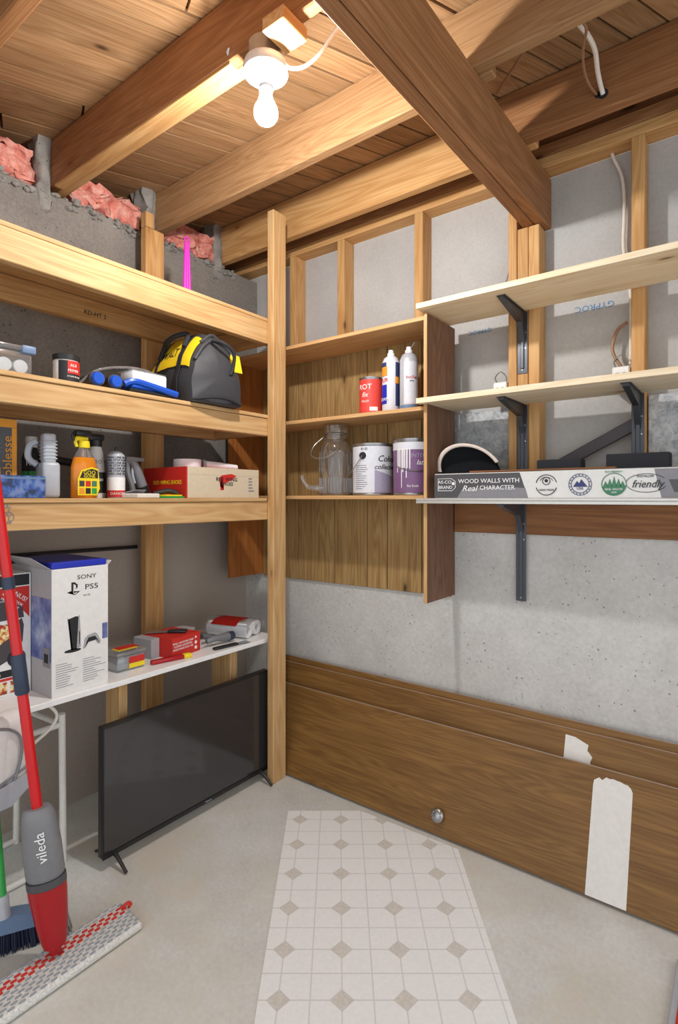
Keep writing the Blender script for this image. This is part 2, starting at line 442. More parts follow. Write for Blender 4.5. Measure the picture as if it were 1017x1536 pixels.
bm = new(); bx(bm, -2.62, 1.4, 2.28, 2.5, 0, 1.30)
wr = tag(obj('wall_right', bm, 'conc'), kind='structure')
bm = new(); prism(bm, [(-2.4, 1.30), (1.4, 1.30), (1.4, 2.69), (-2.62, 2.69), (-2.62, 2.656), (-2.4, 2.656)], (0, 2.385, 0), PX, PZ, .015)
obj('drywall_panel', bm, 'drywall', wr)
board('top_plate', -2.62, 1.4, 2.282, 2.372, 2.69, 2.735, 'x', 'stud', wr)
board('top_plate', -2.62, 1.4, 2.282, 2.372, 2.737, 2.785, 'x', 'joist', wr)
board('rim_joist', -2.62, 1.4, 2.33, 2.372, 2.787, 2.88, 'x', 'joist', wr)
for x0, x1, zt in ((-2.055, -2.012, 2.69), (-1.723, -1.678, 2.69), (-1.268, -1.223, 2.69), (-.818, -.782, 2.69), (-.779, -.735, 2.472), (-.733, -.690, 2.472), (-.354, -.310, 2.69), (.11, .154, 2.69)):
    board('stud', x0, x1, 2.281, 2.369, 1.301, zt - .001, 'z', 'stud', wr)
board('ledger_board', -1.056, 1.4, 2.262, 2.2795, 1.20, 1.325, 'x', 'ledger', wr)
o = board('speckled_panel', -1.222, -.822, 2.35, 2.369, 1.302, 1.735, 'x', 'speckle', wr)
o = board('speckled_panel', -.306, .106, 2.335, 2.369, 1.302, 1.735, 'x', 'speckle', wr)
text('GYPROC', .034, (-.50, 2.3695, 2.116), (-1, 0, 0), (0, 0, -1), 'inkblue', wr, sx=1.1)
text('GYPROC', .028, (-.98, 2.3695, 2.104), (-1, 0, 0), (0, 0, -1), 'inkblue', wr)

# ceiling: diagonal subfloor planks on joists
bm = new(); bx(bm, -2.62, 1.4, -1.2, 2.5, 2.905, 2.93)
ceil = tag(obj('ceiling', bm, 'ledger'), kind='structure')
def clip(poly, axis, lim, keep_less):
    out = []
    for i in range(len(poly)):
        a, b = poly[i], poly[(i + 1) % len(poly)]
        ia = (a[axis] <= lim) == keep_less; ib = (b[axis] <= lim) == keep_less
        if ia: out.append(a)
        if ia != ib:
            k = (lim - a[axis]) / (b[axis] - a[axis]); out.append((a[0] + (b[0] - a[0]) * k, a[1] + (b[1] - a[1]) * k))
    return out
ang = math.radians(24.3); du = Vector((math.sin(ang), math.cos(ang))); dv = Vector((math.cos(ang), -math.sin(ang)))
org = Vector((-2.205, 1.108)); wpl = .112 * math.cos(ang)
for k in range(-18, 36):
    cuts = [-2.5, R.uniform(-.6, .6), 2.6]
    for s0, s1 in zip(cuts, cuts[1:]):
        g = .0045
        cor = [org + dv * (k * wpl + g) + du * (s0 + g), org + dv * ((k + 1) * wpl - g) + du * (s0 + g), org + dv * ((k + 1) * wpl - g) + du * (s1 - g), org + dv * (k * wpl + g) + du * (s1 - g)]
        poly = [(c.x, c.y) for c in cor]
        for ax_, lim, kl in ((0, -2.6, False), (0, 1.0, True), (1, -.6, False), (1, 2.45, True)):
            if len(poly) >= 3: poly = clip(poly, ax_, lim, kl)
        if len(poly) < 3: continue
        cx = sum(p[0] for p in poly) / len(poly); cyy = sum(p[1] for p in poly) / len(poly)
        loc = [((Vector(p) - Vector((cx, cyy))).dot(du), (Vector(p) - Vector((cx, cyy))).dot(dv)) for p in poly]
        bm = new(); prism(bm, [(a, b) for a, b in loc], (0, 0, 0), PX, PY, .02)
        o = obj('plank', bm, 'plank', ceil)
        o.location = (cx, cyy, 2.882 + R.uniform(-.0015, .0035)); o.rotation_euler = (math.pi, 0, math.atan2(du.y, du.x))
        o.location.z += .02
for y0, y1, x0, x1, m_ in ((.655, .70, -2.5, .9, 'joist'), (1.137, 1.175, -2.5, .9, 'joist'), (1.65, 1.694, -2.5, -.645, 'joist_pale'), (1.604, 1.648, -.88, .9, 'joist_pale'), (2.09, 2.133, -2.5, -.645, 'stud'), (2.044, 2.088, -.88, .9, 'joist')):
    board('joist', x0, x1, y0, y1, 2.682, 2.880, 'x', m_, ceil, bev=.004)
board('joist_ply', -2.5, -1.20, 1.177, 1.218, 2.682, 2.76, 'x', 'stud', ceil, bev=.003)
board('joist_strip', -2.36, -1.27, 1.138, 1.174, 2.672, 2.6815, 'x', 'stud', ceil, bev=.001)
# the built-up beam, two plies, a little askew
bmy = math.radians(-1.4)
for off, m_ in ((-.0235, 'joist'), (.0235, 'joist')):
    L = 3.4
    bm = new(); bx(bm, -L / 2, L / 2, -.0225, .0225, 0, .206, .004)
    o = obj('beam_ply', bm, m_, ceil)
    o.rotation_euler = (0, 0, math.pi / 2 + bmy)
    mid = Vector((-.7115, 2.37, 2.474)) + Vector((math.sin(bmy) * (L / 2), -math.cos(bmy) * (L / 2), 0)) + Vector((math.cos(bmy) * off, math.sin(bmy) * off, 0))
    o.location = mid

bm = new(); cy(bm, (-.403, 2.0395, 2.732), (-.403, 2.0435, 2.732), .016, seg=12); cy(bm, (-.42, 2.0395, 2.736), (-.42, 2.0435, 2.736), .010, seg=10); obj('cable_hole', bm, 'ink', ceil)
bm = new(); tube(bm, [(-1.275, 1.134, 2.70), (-1.262, 1.128, 2.712), (-1.255, 1.12, 2.702), (-1.268, 1.124, 2.697)], .0022, 5); obj('bent_staple', bm, 'steel', ceil, True)
# pink insulation in the three bays
for i, (y0, y1, z1, lab) in enumerate(((.72, 1.085, 2.80, 'pink insulation batt stuffed in the first joist bay at the left edge'), (1.225, 1.60, 2.79, 'pink insulation batt between the double joist and the middle joist'), (1.70, 2.05, 2.80, 'pink insulation batt in the far joist bay by the wall corner'))):
    bm = new(); lump(bm, -2.61, -2.38, y0, y1, 2.66, z1, .03, 11.0 + i * 3.1, 14)
    o = obj('insulation_batt', bm, 'pink', None, True); tag(o, lab, 'insulation', 'pink insulation batts on the left wall')

# ================================================================ LAMP
LX, LY = -1.143, 1.165
lamp = thing('ceiling_lamp', 'bare glowing bulb in a white porcelain holder under the double joist', 'lamp', (LX, LY, 2.682))
bm = new(); cy(bm, (0, 0, -.055), (0, 0, -.001), .052, .052, 24); obj('junction_box', bm, 'steel', lamp, True)
bm = new(); lathe(bm, [(.064, -.055), (.066, -.062), (.068, -.074), (.065, -.082), (.045, -.090), (.030, -.100), (.028, -.116), (.024, -.120)], 32); hol = obj('lamp_holder', bm, 'porcelain', lamp, True)
bm = new(); lathe(bm, [(.0215, -.110), (.0215, -.130), (.019, -.130), (.019, -.110)], 24, cap=False); obj('screw_collar', bm, 'grey', hol, True)
bm = new(); lathe(bm, [(.019, -.122), (.0205, -.148), (.0275, -.172)], 24); obj('bulb_neck', bm, 'lgrey', lamp, True)
bm = new(); lathe(bm, [(.027, -.1725), (.0325, -.182), (.0350, -.195), (.0335, -.209), (.026, -.221), (.013, -.229), (.003, -.231)], 28); obj('bulb_globe', bm, 'bulb', lamp, True)
text('15 A 125 V', .012, (.0, -.048, -.0905), (1, -.2, 0), (-.1, 1, 0), 'ink', lamp)
mb = board('wooden_block', -1.085, -1.004, 1.09, 1.19, 2.643, 2.6815, 'y', 'spruce'); tag(mb, 'short pale wood block nailed under the joist beside the lamp', 'wood block')
bm = new(); tube(bm, [(-1.09, 1.175, 2.622), (-1.07, 1.195, 2.602), (-1.03, 1.215, 2.604), (-.985, 1.235, 2.64), (-.935, 1.255, 2.70), (-.87, 1.28, 2.735), (-.79, 1.31, 2.70)], .0055)
tag(obj('lamp_cable', bm, 'cable', None, True), 'white cable curving from the lamp holder up to the beam', 'cable')

# ================================================================ CABLES ON THE RIGHT
def cable(name, pts, r, mat, label):
    bm = new(); tube(bm, pts, r, 8); return tag(obj(name, bm, mat, None, True), label, 'cable')
cable('electric_cable', [(-.522, 1.655, 2.70), (-.53, 1.668, 2.725), (-.617, 1.80, 2.784), (-.71, 1.93, 2.839), (-.76, 2.0, 2.868)], .0055, 'cablebrown', 'twin grey cable running from the middle joist to the beam top')
cable('electric_cable', [(-.402, 1.655, 2.715), (-.398, 1.72, 2.737), (-.392, 1.80, 2.752), (-.394, 1.88, 2.765), (-.404, 1.96, 2.762), (-.406, 2.01, 2.75), (-.403, 2.04, 2.73)], .0075, 'cable', 'thick white cable hanging into a hole in the far joist')
cable('electric_cable', [(-.378, 1.655, 2.695), (-.38, 1.70, 2.704), (-.412, 1.80, 2.73), (-.432, 1.90, 2.74), (-.434, 1.98, 2.74), (-.424, 2.04, 2.738)], .0045, 'cablebrown', 'thin brown cable beside the thick white one at the far joist')
cable('electric_cable', [(-.431, 2.345, 2.689), (-.422, 2.345, 2.66), (-.398, 2.345, 2.596), (-.389, 2.345, 2.521), (-.389, 2.345, 2.419), (-.391, 2.345, 2.312), (-.375, 2.35, 2.2), (-.366, 2.35, 2.1), (-.366, 2.345, 1.98), (-.366, 2.34, 1.86)], .006, 'cable', 'white cable running down the drywall beside the right stud')
cable('electric_cable', [(-.84, 2.34, 2.68), (-.835, 2.345, 2.56), (-.826, 2.34, 2.46), (-.826, 2.335, 2.36), (-.86, 2.34, 2.26), (-.9, 2.345, 2.2)], .003, 'inkgrey', 'thin grey wire beside the post stud under the beam')
cable('electric_cable', [(-.375, 2.33, 2.02), (-.41, 2.325, 1.99), (-.425, 2.32, 1.92), (-.40, 2.315, 1.86), (-.385, 2.315, 1.84)], .006, 'cablebrown', 'brown cable looping into the white box by the right stud')
def jbox(x, y, z, lab):
    t_ = thing('outlet_box', lab, 'outlet box', (x, y, z), 0, 'outlet boxes on the studs')
    bm = new(); bx(bm, -.03, .03, -.025, .03, 0, .09, .004); obj('box_body', bm, 'white', t_)
    for sx in (-.012, .012):
        bm = new(); bx(bm, sx - .006, sx + .006, -.0262, -.0248, .055, .066); obj('screw_slot', bm, 'ink', t_)
    bm = new(); tube(bm, [(-.02, 0, .09), (-.025, -.01, .115), (0, -.015, .135), (.02, -.005, .115), (.02, 0, .09)], .0025); obj('wire_loop', bm, 'wire', t_, True)
jbox(-.392, 2.32, 1.757, 'white outlet box on the middle shelf beside the right stud')
jbox(-.86, 2.32, 1.757, 'white outlet box on the middle shelf left of the post stud')

# ================================================================ LEFT SHELF RACK
rack = thing('storage_rack', 'three tier spruce lumber rack along the left wall with front post', 'shelf', (-2.05, 1.2, 0))
board('post', -1.84, -1.80, 1.884, 1.972, 0, 2.715, 'z', 'spruce', rack, .003)
for z0, z1, pt, yend in ((2.085, 2.19, 2.207, 1.935), (1.645, 1.728, 1.745, 1.935), (1.247, 1.333, 1.349, 2.005)):
    board('front_board', -1.88, -1.842, -.6, yend, z0, z1, 'y', 'spruce', rack)
    board('shelf_panel', -2.27, -1.842 if pt > 2 else -1.836, -.6, 1.88 if pt < 1.4 else 1.92, z1 + .001, pt, 'y', 'spruce', rack, .002)
    board('back_ledger', -2.268, -2.23, -.6, 1.93, z0 + .008, z1 - .001, 'y', 'stud', rack)
    board('end_rail', -2.228, -1.882, 1.895, 1.933, z0 + .01, z1 - .001, 'x', 'stud', rack)
board('stud', -2.312, -2.271, 1.517, 1.617, 0, 2.628, 'z', 'stud', rack)
board('stud_tongue', -2.312, -2.271, 1.517, 1.562, 2.63, 2.70, 'z', 'stud', rack)
board('stud', -2.312, -2.271, .36, .46, 0, 2.628, 'z', 'stud', rack)
text('S-P-F', .03, (-1.841 - rack.location.x, .745 - 1.2, 1.30), (0, 0, 1), (0, -1, 0), 'inkgrey', rack, name='grade_stamp')
bm = new(); 
tube(bm, [(-1.8410 - rack.location.x, .745 - 1.2 + .017 * math.cos(a), 1.29 + .017 * math.sin(a)) for a in [k * math.pi / 8 for k in range(17)]], .0012, 4, smooth=False)
obj('grade_stamp', bm, 'inkgrey', rack)
text('KD-HT 2', .026, (-2.2295 - rack.location.x, 1.245 - 1.2, 2.13), (0, 1, 0), PZ, 'ink', rack, name='grade_stamp')

# white shelf board on stub legs
ws = thing('white_shelf', 'white laminate shelf board below the rack on short wooden legs', 'shelf', (-2.05, 1.2, 0))
bm = new(); bx(bm, -.205, .19, -.95, .78, .655, .675, .002); obj('shelf_panel', bm, 'white', ws)
board('leg', -2.045, -1.95, 1.185, 1.222, 0, .654, 'z', 'spruce', ws)
board('leg', -2.085, -1.95, 1.752, 1.795, 0, .654, 'z', 'spruce', ws)
SH = .675

# ================================================================ BOOKCASE ON THE RIGHT WALL
bc = thing('wall_bookcase', 'oak open bookcase hung on the right wall with wood panelling back', 'bookcase', (-1.66, 2.15, .92))
for z0, z1 in ((2.083, 2.10), (1.712, 1.729), (1.344, 1.361)):
    board('shelf_panel', -2.249, -1.076, 2.016, 2.262, z0, z1, 'x', 'oak', bc, .0015)
board('side_panel', -1.0745, -1.0600, 2.0155, 2.279, .917, 2.108, 'z', 'oakdark', bc, .0008)
board('side_edging', -1.0745, -1.0600, 2.0125, 2.0153, .917, 2.108, 'z', 'oak', bc, .0005)
board('side_panel', -2.265, -2.2505, 2.0155, 2.279, .917, 2.108, 'z', 'hardboard', bc, .0008)
xs = [-2.249, -2.10, -1.981, -1.729, -1.525, -1.408, -1.22, -1.0765]
for a, b in zip(xs, xs[1:]):
    board('back_strip', a + .002, b - .002, 2.266, 2.2785, .907, 2.098, 'z', 'panelling', bc, .0015)
bx_ = new(); bx(bx_, -2.249, -1.0765, 2.2786, 2.2799, .907, 2.098); o = obj('back_sheet', bx_, 'ink', bc); o.location = -bc.location
# bracket shelves
def bracket(parent, x, ztop, zbot, ypl, yfr):
    """pressed steel shelf bracket; parent at origin"""
    b = bpy.data.objects.new('bracket', None)
    bm = new()
    w = .021
    bx(bm, x - w, x + w, ypl - .003, ypl, zbot, ztop, .001)
    bx(bm, x - w * .35, x + w * .35, ypl - .009, ypl - .003, zbot + .02, ztop, .002)
    bx(bm, x - w * .8, x + w * .8, yfr, ypl, ztop - .004, ztop - .0005, .001)
    prism(bm, [(yfr, ztop - .004), (yfr, ztop - .012), (ypl - .045, ztop - .05), (ypl - .012, ztop - .11), (ypl - .003, ztop - .13), (ypl - .003, ztop - .004)], (x - w * .5, 0, 0), PY, PZ, w)
    bo = obj('bracket', bm, 'blackm', parent)
    for zz in (zbot + .015, ztop - .085, ztop - .15):
        if zz > zbot:
            bm = new(); cy(bm, (x + (w * .6 if zz > zbot + .02 else 0), ypl - .003, zz), (x + (w * .6 if zz > zbot + .02 else 0), ypl - .0055, zz), .004, .003, 8); obj('screw', bm, 'steel', bo)
    return bo
def bshelf(label, z0, z1, yf, mat, notch, brs):
    t_ = thing('bracket_shelf', label, 'shelf', (0, 0, 0), 0, 'bracket shelves on the right wall')
    poly = [(-1.09, yf), (.9, yf), (.9, 2.26), (-1.058, 2.26), (-1.058, 2.011), (-1.09, 2.011)] if notch else [(-1.09, yf), (.9, yf), (.9, 2.26), (-1.09, 2.26)]
    bm = new(); prism(bm, [(x, y) for x, y in poly], (0, 0, z0), PX, PY, z1 - z0)
    obj('shelf_panel', bm, mat, t_)
    for x, zb in brs: bracket(t_, x, z0, zb, 2.2805 if z0 > 1.4 else 2.262, 2.03)
    return t_
s1 = bshelf('pale pine bracket shelf on the right wall, topmost of three', 2.120, 2.141, 1.975, 'pine', False, [(-.757, 1.866)])
s2 = bshelf('pale pine bracket shelf on the right wall, middle of three', 1.735, 1.756, 1.975, 'pine', True, [(-.757, 1.42), (-.332, 1.42)])
s3 = bshelf('white edged bracket shelf on the right wall, lowest of three', 1.329, 1.348, 1.98, 'white', True, [(-.757, .925)])
bm = new(); bx(bm, -1.09, .9, 1.974, 1.9795, 1.341, 1.349, .001); bx(bm, -1.09, .9, 1.974, 1.9795, 1.328, 1.338, .001); obj('edge_strip', bm, 'chrome', s3)

# ================================================================ CLOSET DOORS LEANING ON THE RIGHT WALL
def door(label, x0, x1, yb, length, thick, tilt):
    t_ = thing('closet_door', label, 'door', ((x0 + x1) / 2, yb, .0), 0, 'closet doors leaning on the right wall')
    t_.rotation_euler = (-tilt, 0, 0); t_['local'] = 1
    w = (x1 - x0) / 2
    board('door_slab', -w, w, .001, thick, 0.0, length, 'x', 'door', t_, .001)
    bm = new(); bx(bm, -w, w, .0005, thick + .0005, length, length + .003, .0008); obj('edge_strip', bm, 'dooredge', t_)
    return t_, w
tl = math.radians(21)
d1, w1 = door('brown wooden closet door on its side, frontmost of the three leaning', -2.05, .25, 1.976, .402, .036, tl)
d2, w2 = door('brown wooden closet door on its side, middle of the three leaning', -2.06, .22, 2.030, .487, .028, tl)
d3, w3 = door('brown wooden closet door on its side, hindmost one against the concrete', -2.06, .21, 2.060, .507, .024, tl)
for d, ys, zs in ((d1, 0, 0), (d2, 0, 0), (d3, 0, 0)): d.location.z = .012 if d is d1 else .014
# torn veneer patches
def torn(x0, x1, z0, z1, seed, rnd, right_ragged=False):
    r_ = random.Random(seed); p = [(x0, z0), (x1, z0)]
    if right_ragged:
        n = 7
        for i in range(1, n): p.append((x1 - .035 * i / n + r_.uniform(-.008, .008), z0 + (z1 - z0) * i / n))
        p += [(x0 + .035, z1 - .002), (x0, z1)]
    else:
        p += [(x1, z1 - .02), (x1 - .006, z1 - .008), (x1 - .016, z1)]
        n = 9
        for i in range(1, n): p.append((x1 - .016 - (x1 - x0 - .022) * i / n, z1 + r_.uniform(-.006, .008) * (1 if i > 1 else .3)))
        p += [(x0 + .002, z1 - .012), (x0, z1 - .03)]
    return p
cxd = (-2.05 + .25) / 2
patch('bare_patch', torn(-.447 - cxd, -.322 - cxd, .002, .372, 5, 1), (0, .001, 0), PX, PZ, 'paper', d1, .0012)
cxd2 = (-2.06 + .22) / 2
patch('bare_patch', torn(-.565 - cxd2, -.452 - cxd2, .33, .465, 9, 1, True), (0, .001, 0), PX, PZ, 'paper', d2, .0012)
kx = -1.0 - cxd
bm = new(); lathe(bm, [(.006, 0), (.006, .012), (.024, .015), (.026, .020), (.020, .026), (.006, .029)], 20)
for a in range(10):
    th = a * math.pi / 5; r = bmesh.ops.create_icosphere(bm, subdivisions=1, radius=.0045)
    for v in r['verts']: v.co += Vector((.018 * math.cos(th), .018 * math.sin(th), .026))
kn = obj('door_knob', bm, 'steel', d1, True); kn.location = (kx, .001, .07); kn.rotation_euler = (math.pi / 2, 0, 0)

# ================================================================ TV
tv = thing('television', 'flat black television standing on the floor under the white shelf', 'television', (-1.87, 1.49, 0))
tv.rotation_euler = (0, 0, 0)
bm = new(); bx(bm, -.030, .0, -.42, .43, .042, .520, .004); obj('back_housing', bm, 'tvbody', tv)
bm = new(); bx(bm, .0002, .003, -.414, .424, .060, .514, .0005); obj('screen_panel', bm, 'screen', tv)
bm = new()
for a in ((-.42, .43, .042, .059), (-.42, .43, .5145, .520)): bx(bm, .0002, .006, a[0], a[1], a[2], a[3], .001)
for a in ((-.42, -.4145), (.4245, .43)): bx(bm, .0002, .006, a[0], a[1], .0592, .5143, .001)
obj('bezel', bm, 'tvbody', tv)
text('Hisense', .011, (.0062, .06, .050), PY, PZ, 'lgrey', tv)
for y in (-.375, .372):
    bm = new()
    for sx in (.088, -.115): tube(bm, [(-.006, y, .05), (-.006 + sx * .35, y, .042), (-.006 + sx, y, .008)], lambda q: .009 - .003 * q, 8)
    obj('foot', bm, 'black', tv, True)

# ================================================================ VINYL SHEET
vy = thing('vinyl_sheet', 'white vinyl flooring offcut with beige diamonds lying on the floor', 'flooring', (0, 0, 0), math.radians(36.87))
bm = new()
poly = [(-.217, .9), (.457, .9), (.457, 2.105), (.12, 2.345), (.088, 2.364), (-.219, 2.364)]
prism(bm, poly, (0, 0, .001), PX, PY, .002); obj('sheet', bm, 'vinyl', vy)
bm = new(); bx(bm, -.17, .35, 1.15, 1.86, .0, .02, .004); mt_ = thing('floor_mat', 'red mat with a grey rim at the lower right corner', 'mat', (0, 0, 0)); obj('mat_rim', bm, 'lgrey', mt_)
bm = new(); bx(bm, -.152, .335, 1.17, 1.84, .0195, .024, .002); obj('mat_top', bm, 'cred', mt_)

# ================================================================ BOXES ON THE WHITE SHELF
def carton(name, label, cat, x0, x1, y0, y1, z0, z1, mat, rz=0, group=None):
    """Empty at the base corner nearest the room: local +x front face at 0"""
    t_ = thing(name, label, cat, (x1, (y0 + y1) / 2, z0), rz, group)
    bm = new(); bx(bm, x0 - x1, 0, -(y1 - y0) / 2, (y1 - y0) / 2, 0, z1 - z0, .0015); obj('box_body', bm, mat, t_)
    return t_
ps = carton('console_box', 'tall white game console carton with blue lid on the white shelf', 'box', -2.18, -1.876, .895, 1.097, SH, 1.108, 'card')
h = 1.108 - SH
F = lambda n_, poly, m_: patch(n_, poly, (0, 0, 0), PY, PZ, m_, ps)
bm = new(); bx(bm, -.30, -.004, -.098, .098, h, h + .022, .004); obj('blue_lid', bm, 'royal', ps)
bm = new(); prism(bm, [(0, 0), (.19, 0), (.175, .026), (.015, .026)], (-.003, .101, h), (-1, 0, 0), (0, .55, .3), .0015); obj('side_flap', bm, 'card', ps)
bm = new(); prism(bm, [(0, 0), (.25, 0), (.22, .07), (.02, .07)], (-.01, -.101, h), (-1, 0, 0), (0, -.6, .45), .0015); obj('side_flap', bm, 'cardgrey', ps)
text('SONY', .021, (0, .02, h - .035), PY, PZ, 'ink', ps, sx=1.25)
text('PS5', .026, (0, .038, h - .072), PY, PZ, 'ink', ps, sx=1.35)
F('logo', [(-.035, h - .09), (-.028, h - .088), (-.028, h - .056), (-.02, h - .06), (-.018, h - .07), (-.024, h - .073), (-.014, h - .072), (-.012, h - .06), (-.024, h - .05), (-.035, h - .05)], 'ink')
F('logo', [(-.05, h - .084), (-.037, h - .079), (-.037, h - .083), (-.045, h - .086), (-.022, h - .092), (-.008, h - .086), (-.012, h - .084), (-.026, h - .088), (-.026, h - .081), (-.005, h - .083), (-.022, h - .095)], 'ink')
text('825 GB', .008, (0, .02, h - .1), PY, PZ, 'inkgrey', ps)
zb = .145
F('console_picture', [(-.047, zb + .115), (-.05, zb + .12), (-.035, zb + .005), (-.03, zb + .004), (-.042, zb + .11)], 'cardgrey')
F('console_picture', [(-.047, zb + .112), (-.036, zb + .004), (-.016, zb + .004), (-.010, zb + .117), (-.02, zb + .119)], 'ink')
F('console_picture', [(-.010, zb + .12), (-.006, zb + .122), (-.002, zb + .06), (-.002, zb + .01), (-.015, zb + .005)], 'cardgrey')
F('console_picture', rect(-.008, -.005, zb + .02, zb + .065), 'ink')
F('console_picture', disc(-.03, zb + .002, .03, 16, .006), 'ink')
F('console_picture', [(.006, zb), (.012, zb + .035), (.024, zb + .045), (.05, zb + .05), (.058, zb + .045), (.072, zb + .016), (.068, zb + .006), (.06, zb + .008), (.052, zb + .022), (.026, zb + .02), (.014, zb + .002)], 'cardgrey')
bm = new(); prism(bm, [(.02, zb + .024), (.026, zb + .036), (.05, zb + .038), (.058, zb + .026), (.068, zb + .008), (.055, zb + .024), (.026, zb + .021), (.013, zb + .002)], (.0007, 0, 0), PY, PZ, .0005); obj('console_picture', bm, 'ink', ps)
F('game_picture', rect(.078, .1 - .002, zb + .022, zb + .078), 'picture')
for cx0, cx1 in ((-.088, -.012), (.006, .094)):
    for k in range(11):
        ln_ = (cx1 - cx0) * (.45 + .55 * R.random())
        F('small_print', rect(cx0, cx0 + ln_, .030 + k * .0078, .0318 + k * .0078), 'inkgrey')
# picture side (facing -Y)
G = lambda n_, poly, m_: patch(n_, poly, (0, -.101, 0), PX, PZ, m_, ps)
G('side_panel', rect(-.302, -.0015, .001, h - .001), 'cardgrey')
patch('side_picture', rect(-.29, -.004, .12, h - .10), (0, -.1017, 0), PX, PZ, 'picture', ps)
patch('side_print', rect(-.06, -.012, .10, .165), (0, -.1024, 0), PX, PZ, 'inkgrey', ps)
patch('side_print', rect(-.05, -.022, .115, .145), (0, -.1031, 0), PX, PZ, 'ink', ps)

pb = carton('pan_box', 'white cookware carton with pan picture and red corner banner', 'box', -2.2, -2.02, .60, .892, SH, 1.09, 'card')
hp = 1.09 - SH; wp = .146
F = lambda n_, poly, m_, d=0: patch(n_, poly, (d, 0, 0), PY, PZ, m_, pb)
F('top_band', rect(-wp + .004, wp - .006, hp - .042, hp - .004), 'ink')
F('banner', [(-.02, hp - .046), (wp - .006, hp - .046), (wp - .006, hp - .155), (.12, hp - .13)], 'cred')
for k, (s_, y_, z_, q) in enumerate((('BONUS!', .1, hp - .072, .022), ('RECIPE BOOK', .086, hp - .088, .013), ('FREE INSIDE', .077, hp - .1, .013))):
    text(s_, q, (.0007, y_, z_), (0, .8, -.62), (0, .62, .8), 'white', pb)
F('pan_picture', [(-wp, .245), (.09, .245), (.115, .26), (.122, .235), (.118, .18), (.09, .13), (.045, .11), (-wp, .105)], 'pan')
F('pan_picture', [(-wp, .34), (.05, .335), (.118, .30), (.122, .262), (-wp, .25)], 'pan', .0005)
F('pan_rim', [(-wp, .332), (.06, .322), (.06, .326), (-wp, .338)], 'cardgrey', .0011)
F('food_picture', [(-wp, .17), (.03, .17), (.085, .205), (.09, .235), (.04, .25), (-wp, .25)], 'food', .0012)
F('pan_handle', [(-.0, .30), (.004, .30), (.03, .335), (.026, .337)], 'cardgrey', .0012)
F('badge', disc(.098, .125, .03), 'ink', .0006)
F('badge', disc(.098, .13, .017), 'cred', .0013)
F('band', rect(-wp + .002, .122, .066, .09), 'ink')
text('More Features', .018, (.0007, -.005, .078), PY, PZ, 'white', pb)
F('band', rect(-wp + .002, .122, .054, .063), 'cred')
for k in range(5): F('food_picture', rect(-wp + .008 + k * .054, -wp + .052 + k * .054, .010, .050), 'food')
# black wire grille and rod behind the cartons
gr = thing('wire_grille', 'black wire grille behind the cartons against the left wall', 'rack', (-2.36, 1.1, SH))
bm = new(); cy(bm, (-.005, -.5, .447), (-.005, .43, .440), .009, seg=8); obj('rail', bm, 'black', gr, True)
bm = new(); cy(bm, (.03, -.5, .415), (.03, -.02, .415), .007, seg=8); obj('rail', bm, 'black', gr, True)
bm = new()
for k in range(18): cy(bm, (-.005, -.5 + k * .028, .0), (-.005, -.5 + k * .028, .445), .0035, seg=6)
for k in range(12): cy(bm, (-.005, -.5 + k * .04, .442), (.03, -.5 + k * .04, .415), .004, seg=6)
tag(obj('bars', bm, 'black', gr, True), kind='stuff')

# small things on the white shelf
def tub(label, x, y, rz):
    t_ = thing('parts_tub', label, 'tub', (x, y, SH), rz)
    bm = new(); bx(bm, -.05, .05, -.06, .06, 0, .062, .006, 2); obj('tub_body', bm, 'clear', t_, True)
    bm = new(); bx(bm, -.044, .044, -.054, .054, .004, .045, .006); obj('contents', bm, 'lgrey', t_)
    bm = new(); bx(bm, -.055, .055, -.065, .065, .0622, .076, .004, 2); obj('lid', bm, 'clear', t_, True)
    patch('label', rect(-.04, .045, -.025, .025), (0, 0, .0763), PY, (-1, 0, 0), 'ylabel', t_)
    patch('label', rect(-.03, .058, -.01, .035), (0, 0, .0768), PY, (-1, 0, 0), 'cred', t_)
    patch('label', rect(-.01, .058, .008, .026), (.0502, 0, 0), PY, PZ, 'ylabel', t_)
    patch('label', rect(-.01, .058, .027, .052), (.0502, 0, 0), PY, PZ, 'cred', t_)
tub('small clear plastic tub with yellow and red label beside the console carton', -1.995, 1.235, .0)
rb = thing('hardware_box', 'small red cardboard box in a grey sleeve on the white shelf', 'box', (-2.0, 1.50, SH), math.radians(8))
bm = new(); bx(bm, -.12, .055, -.09, .075, 0, .084, .002); obj('box_body', bm, 'cred', rb)
bm = new(); bx(bm, -.13, -.02, -.135, -.091, 0, .082, .002); obj('sleeve', bm, 'cardgrey', rb)
bm = new(); bx(bm, -.14, -.03, .076, .13, 0, .08, .002); obj('sleeve', bm, 'cardgrey', rb)
for k, s_ in enumerate(('WALL ANCHORS AND', 'SCREWS ASSORTED', 'HARDWARE BOX 100')): text(s_, .012, (.0555, -.03, .06 - k * .013), PY, PZ, 'white', rb)
for y_ in (.045,):
    for k, z_ in enumerate((.065, .042, .02)): patch('symbol', disc(y_, z_, .008, 3 + k * 3), (.0552, 0, 0), PY, PZ, 'white', rb)
kf = thing('putty_knife', 'black handled putty knife lying on top of the red box', 'tool', (-2.03, 1.49, SH + .085), math.radians(40))
bm = new(); bx(bm, -.02, .06, -.02, .02, .0, .012, .005, 2); obj('handle', bm, 'black', kf, True)
bm = new(); prism(bm, [(-.11, -.034), (-.02, -.014), (-.02, .014), (-.11, .034)], (0, 0, .004), PX, PY, .0012); obj('blade', bm, 'steel', kf)
rk = thing('utility_knife', 'red and yellow utility knife lying before the red box', 'tool', (-1.92, 1.405, SH), math.radians(78))
bm = new(); bx(bm, -.09, .05, -.012, .012, 0, .018, .005, 2); obj('handle', bm, 'dred', rk, True)
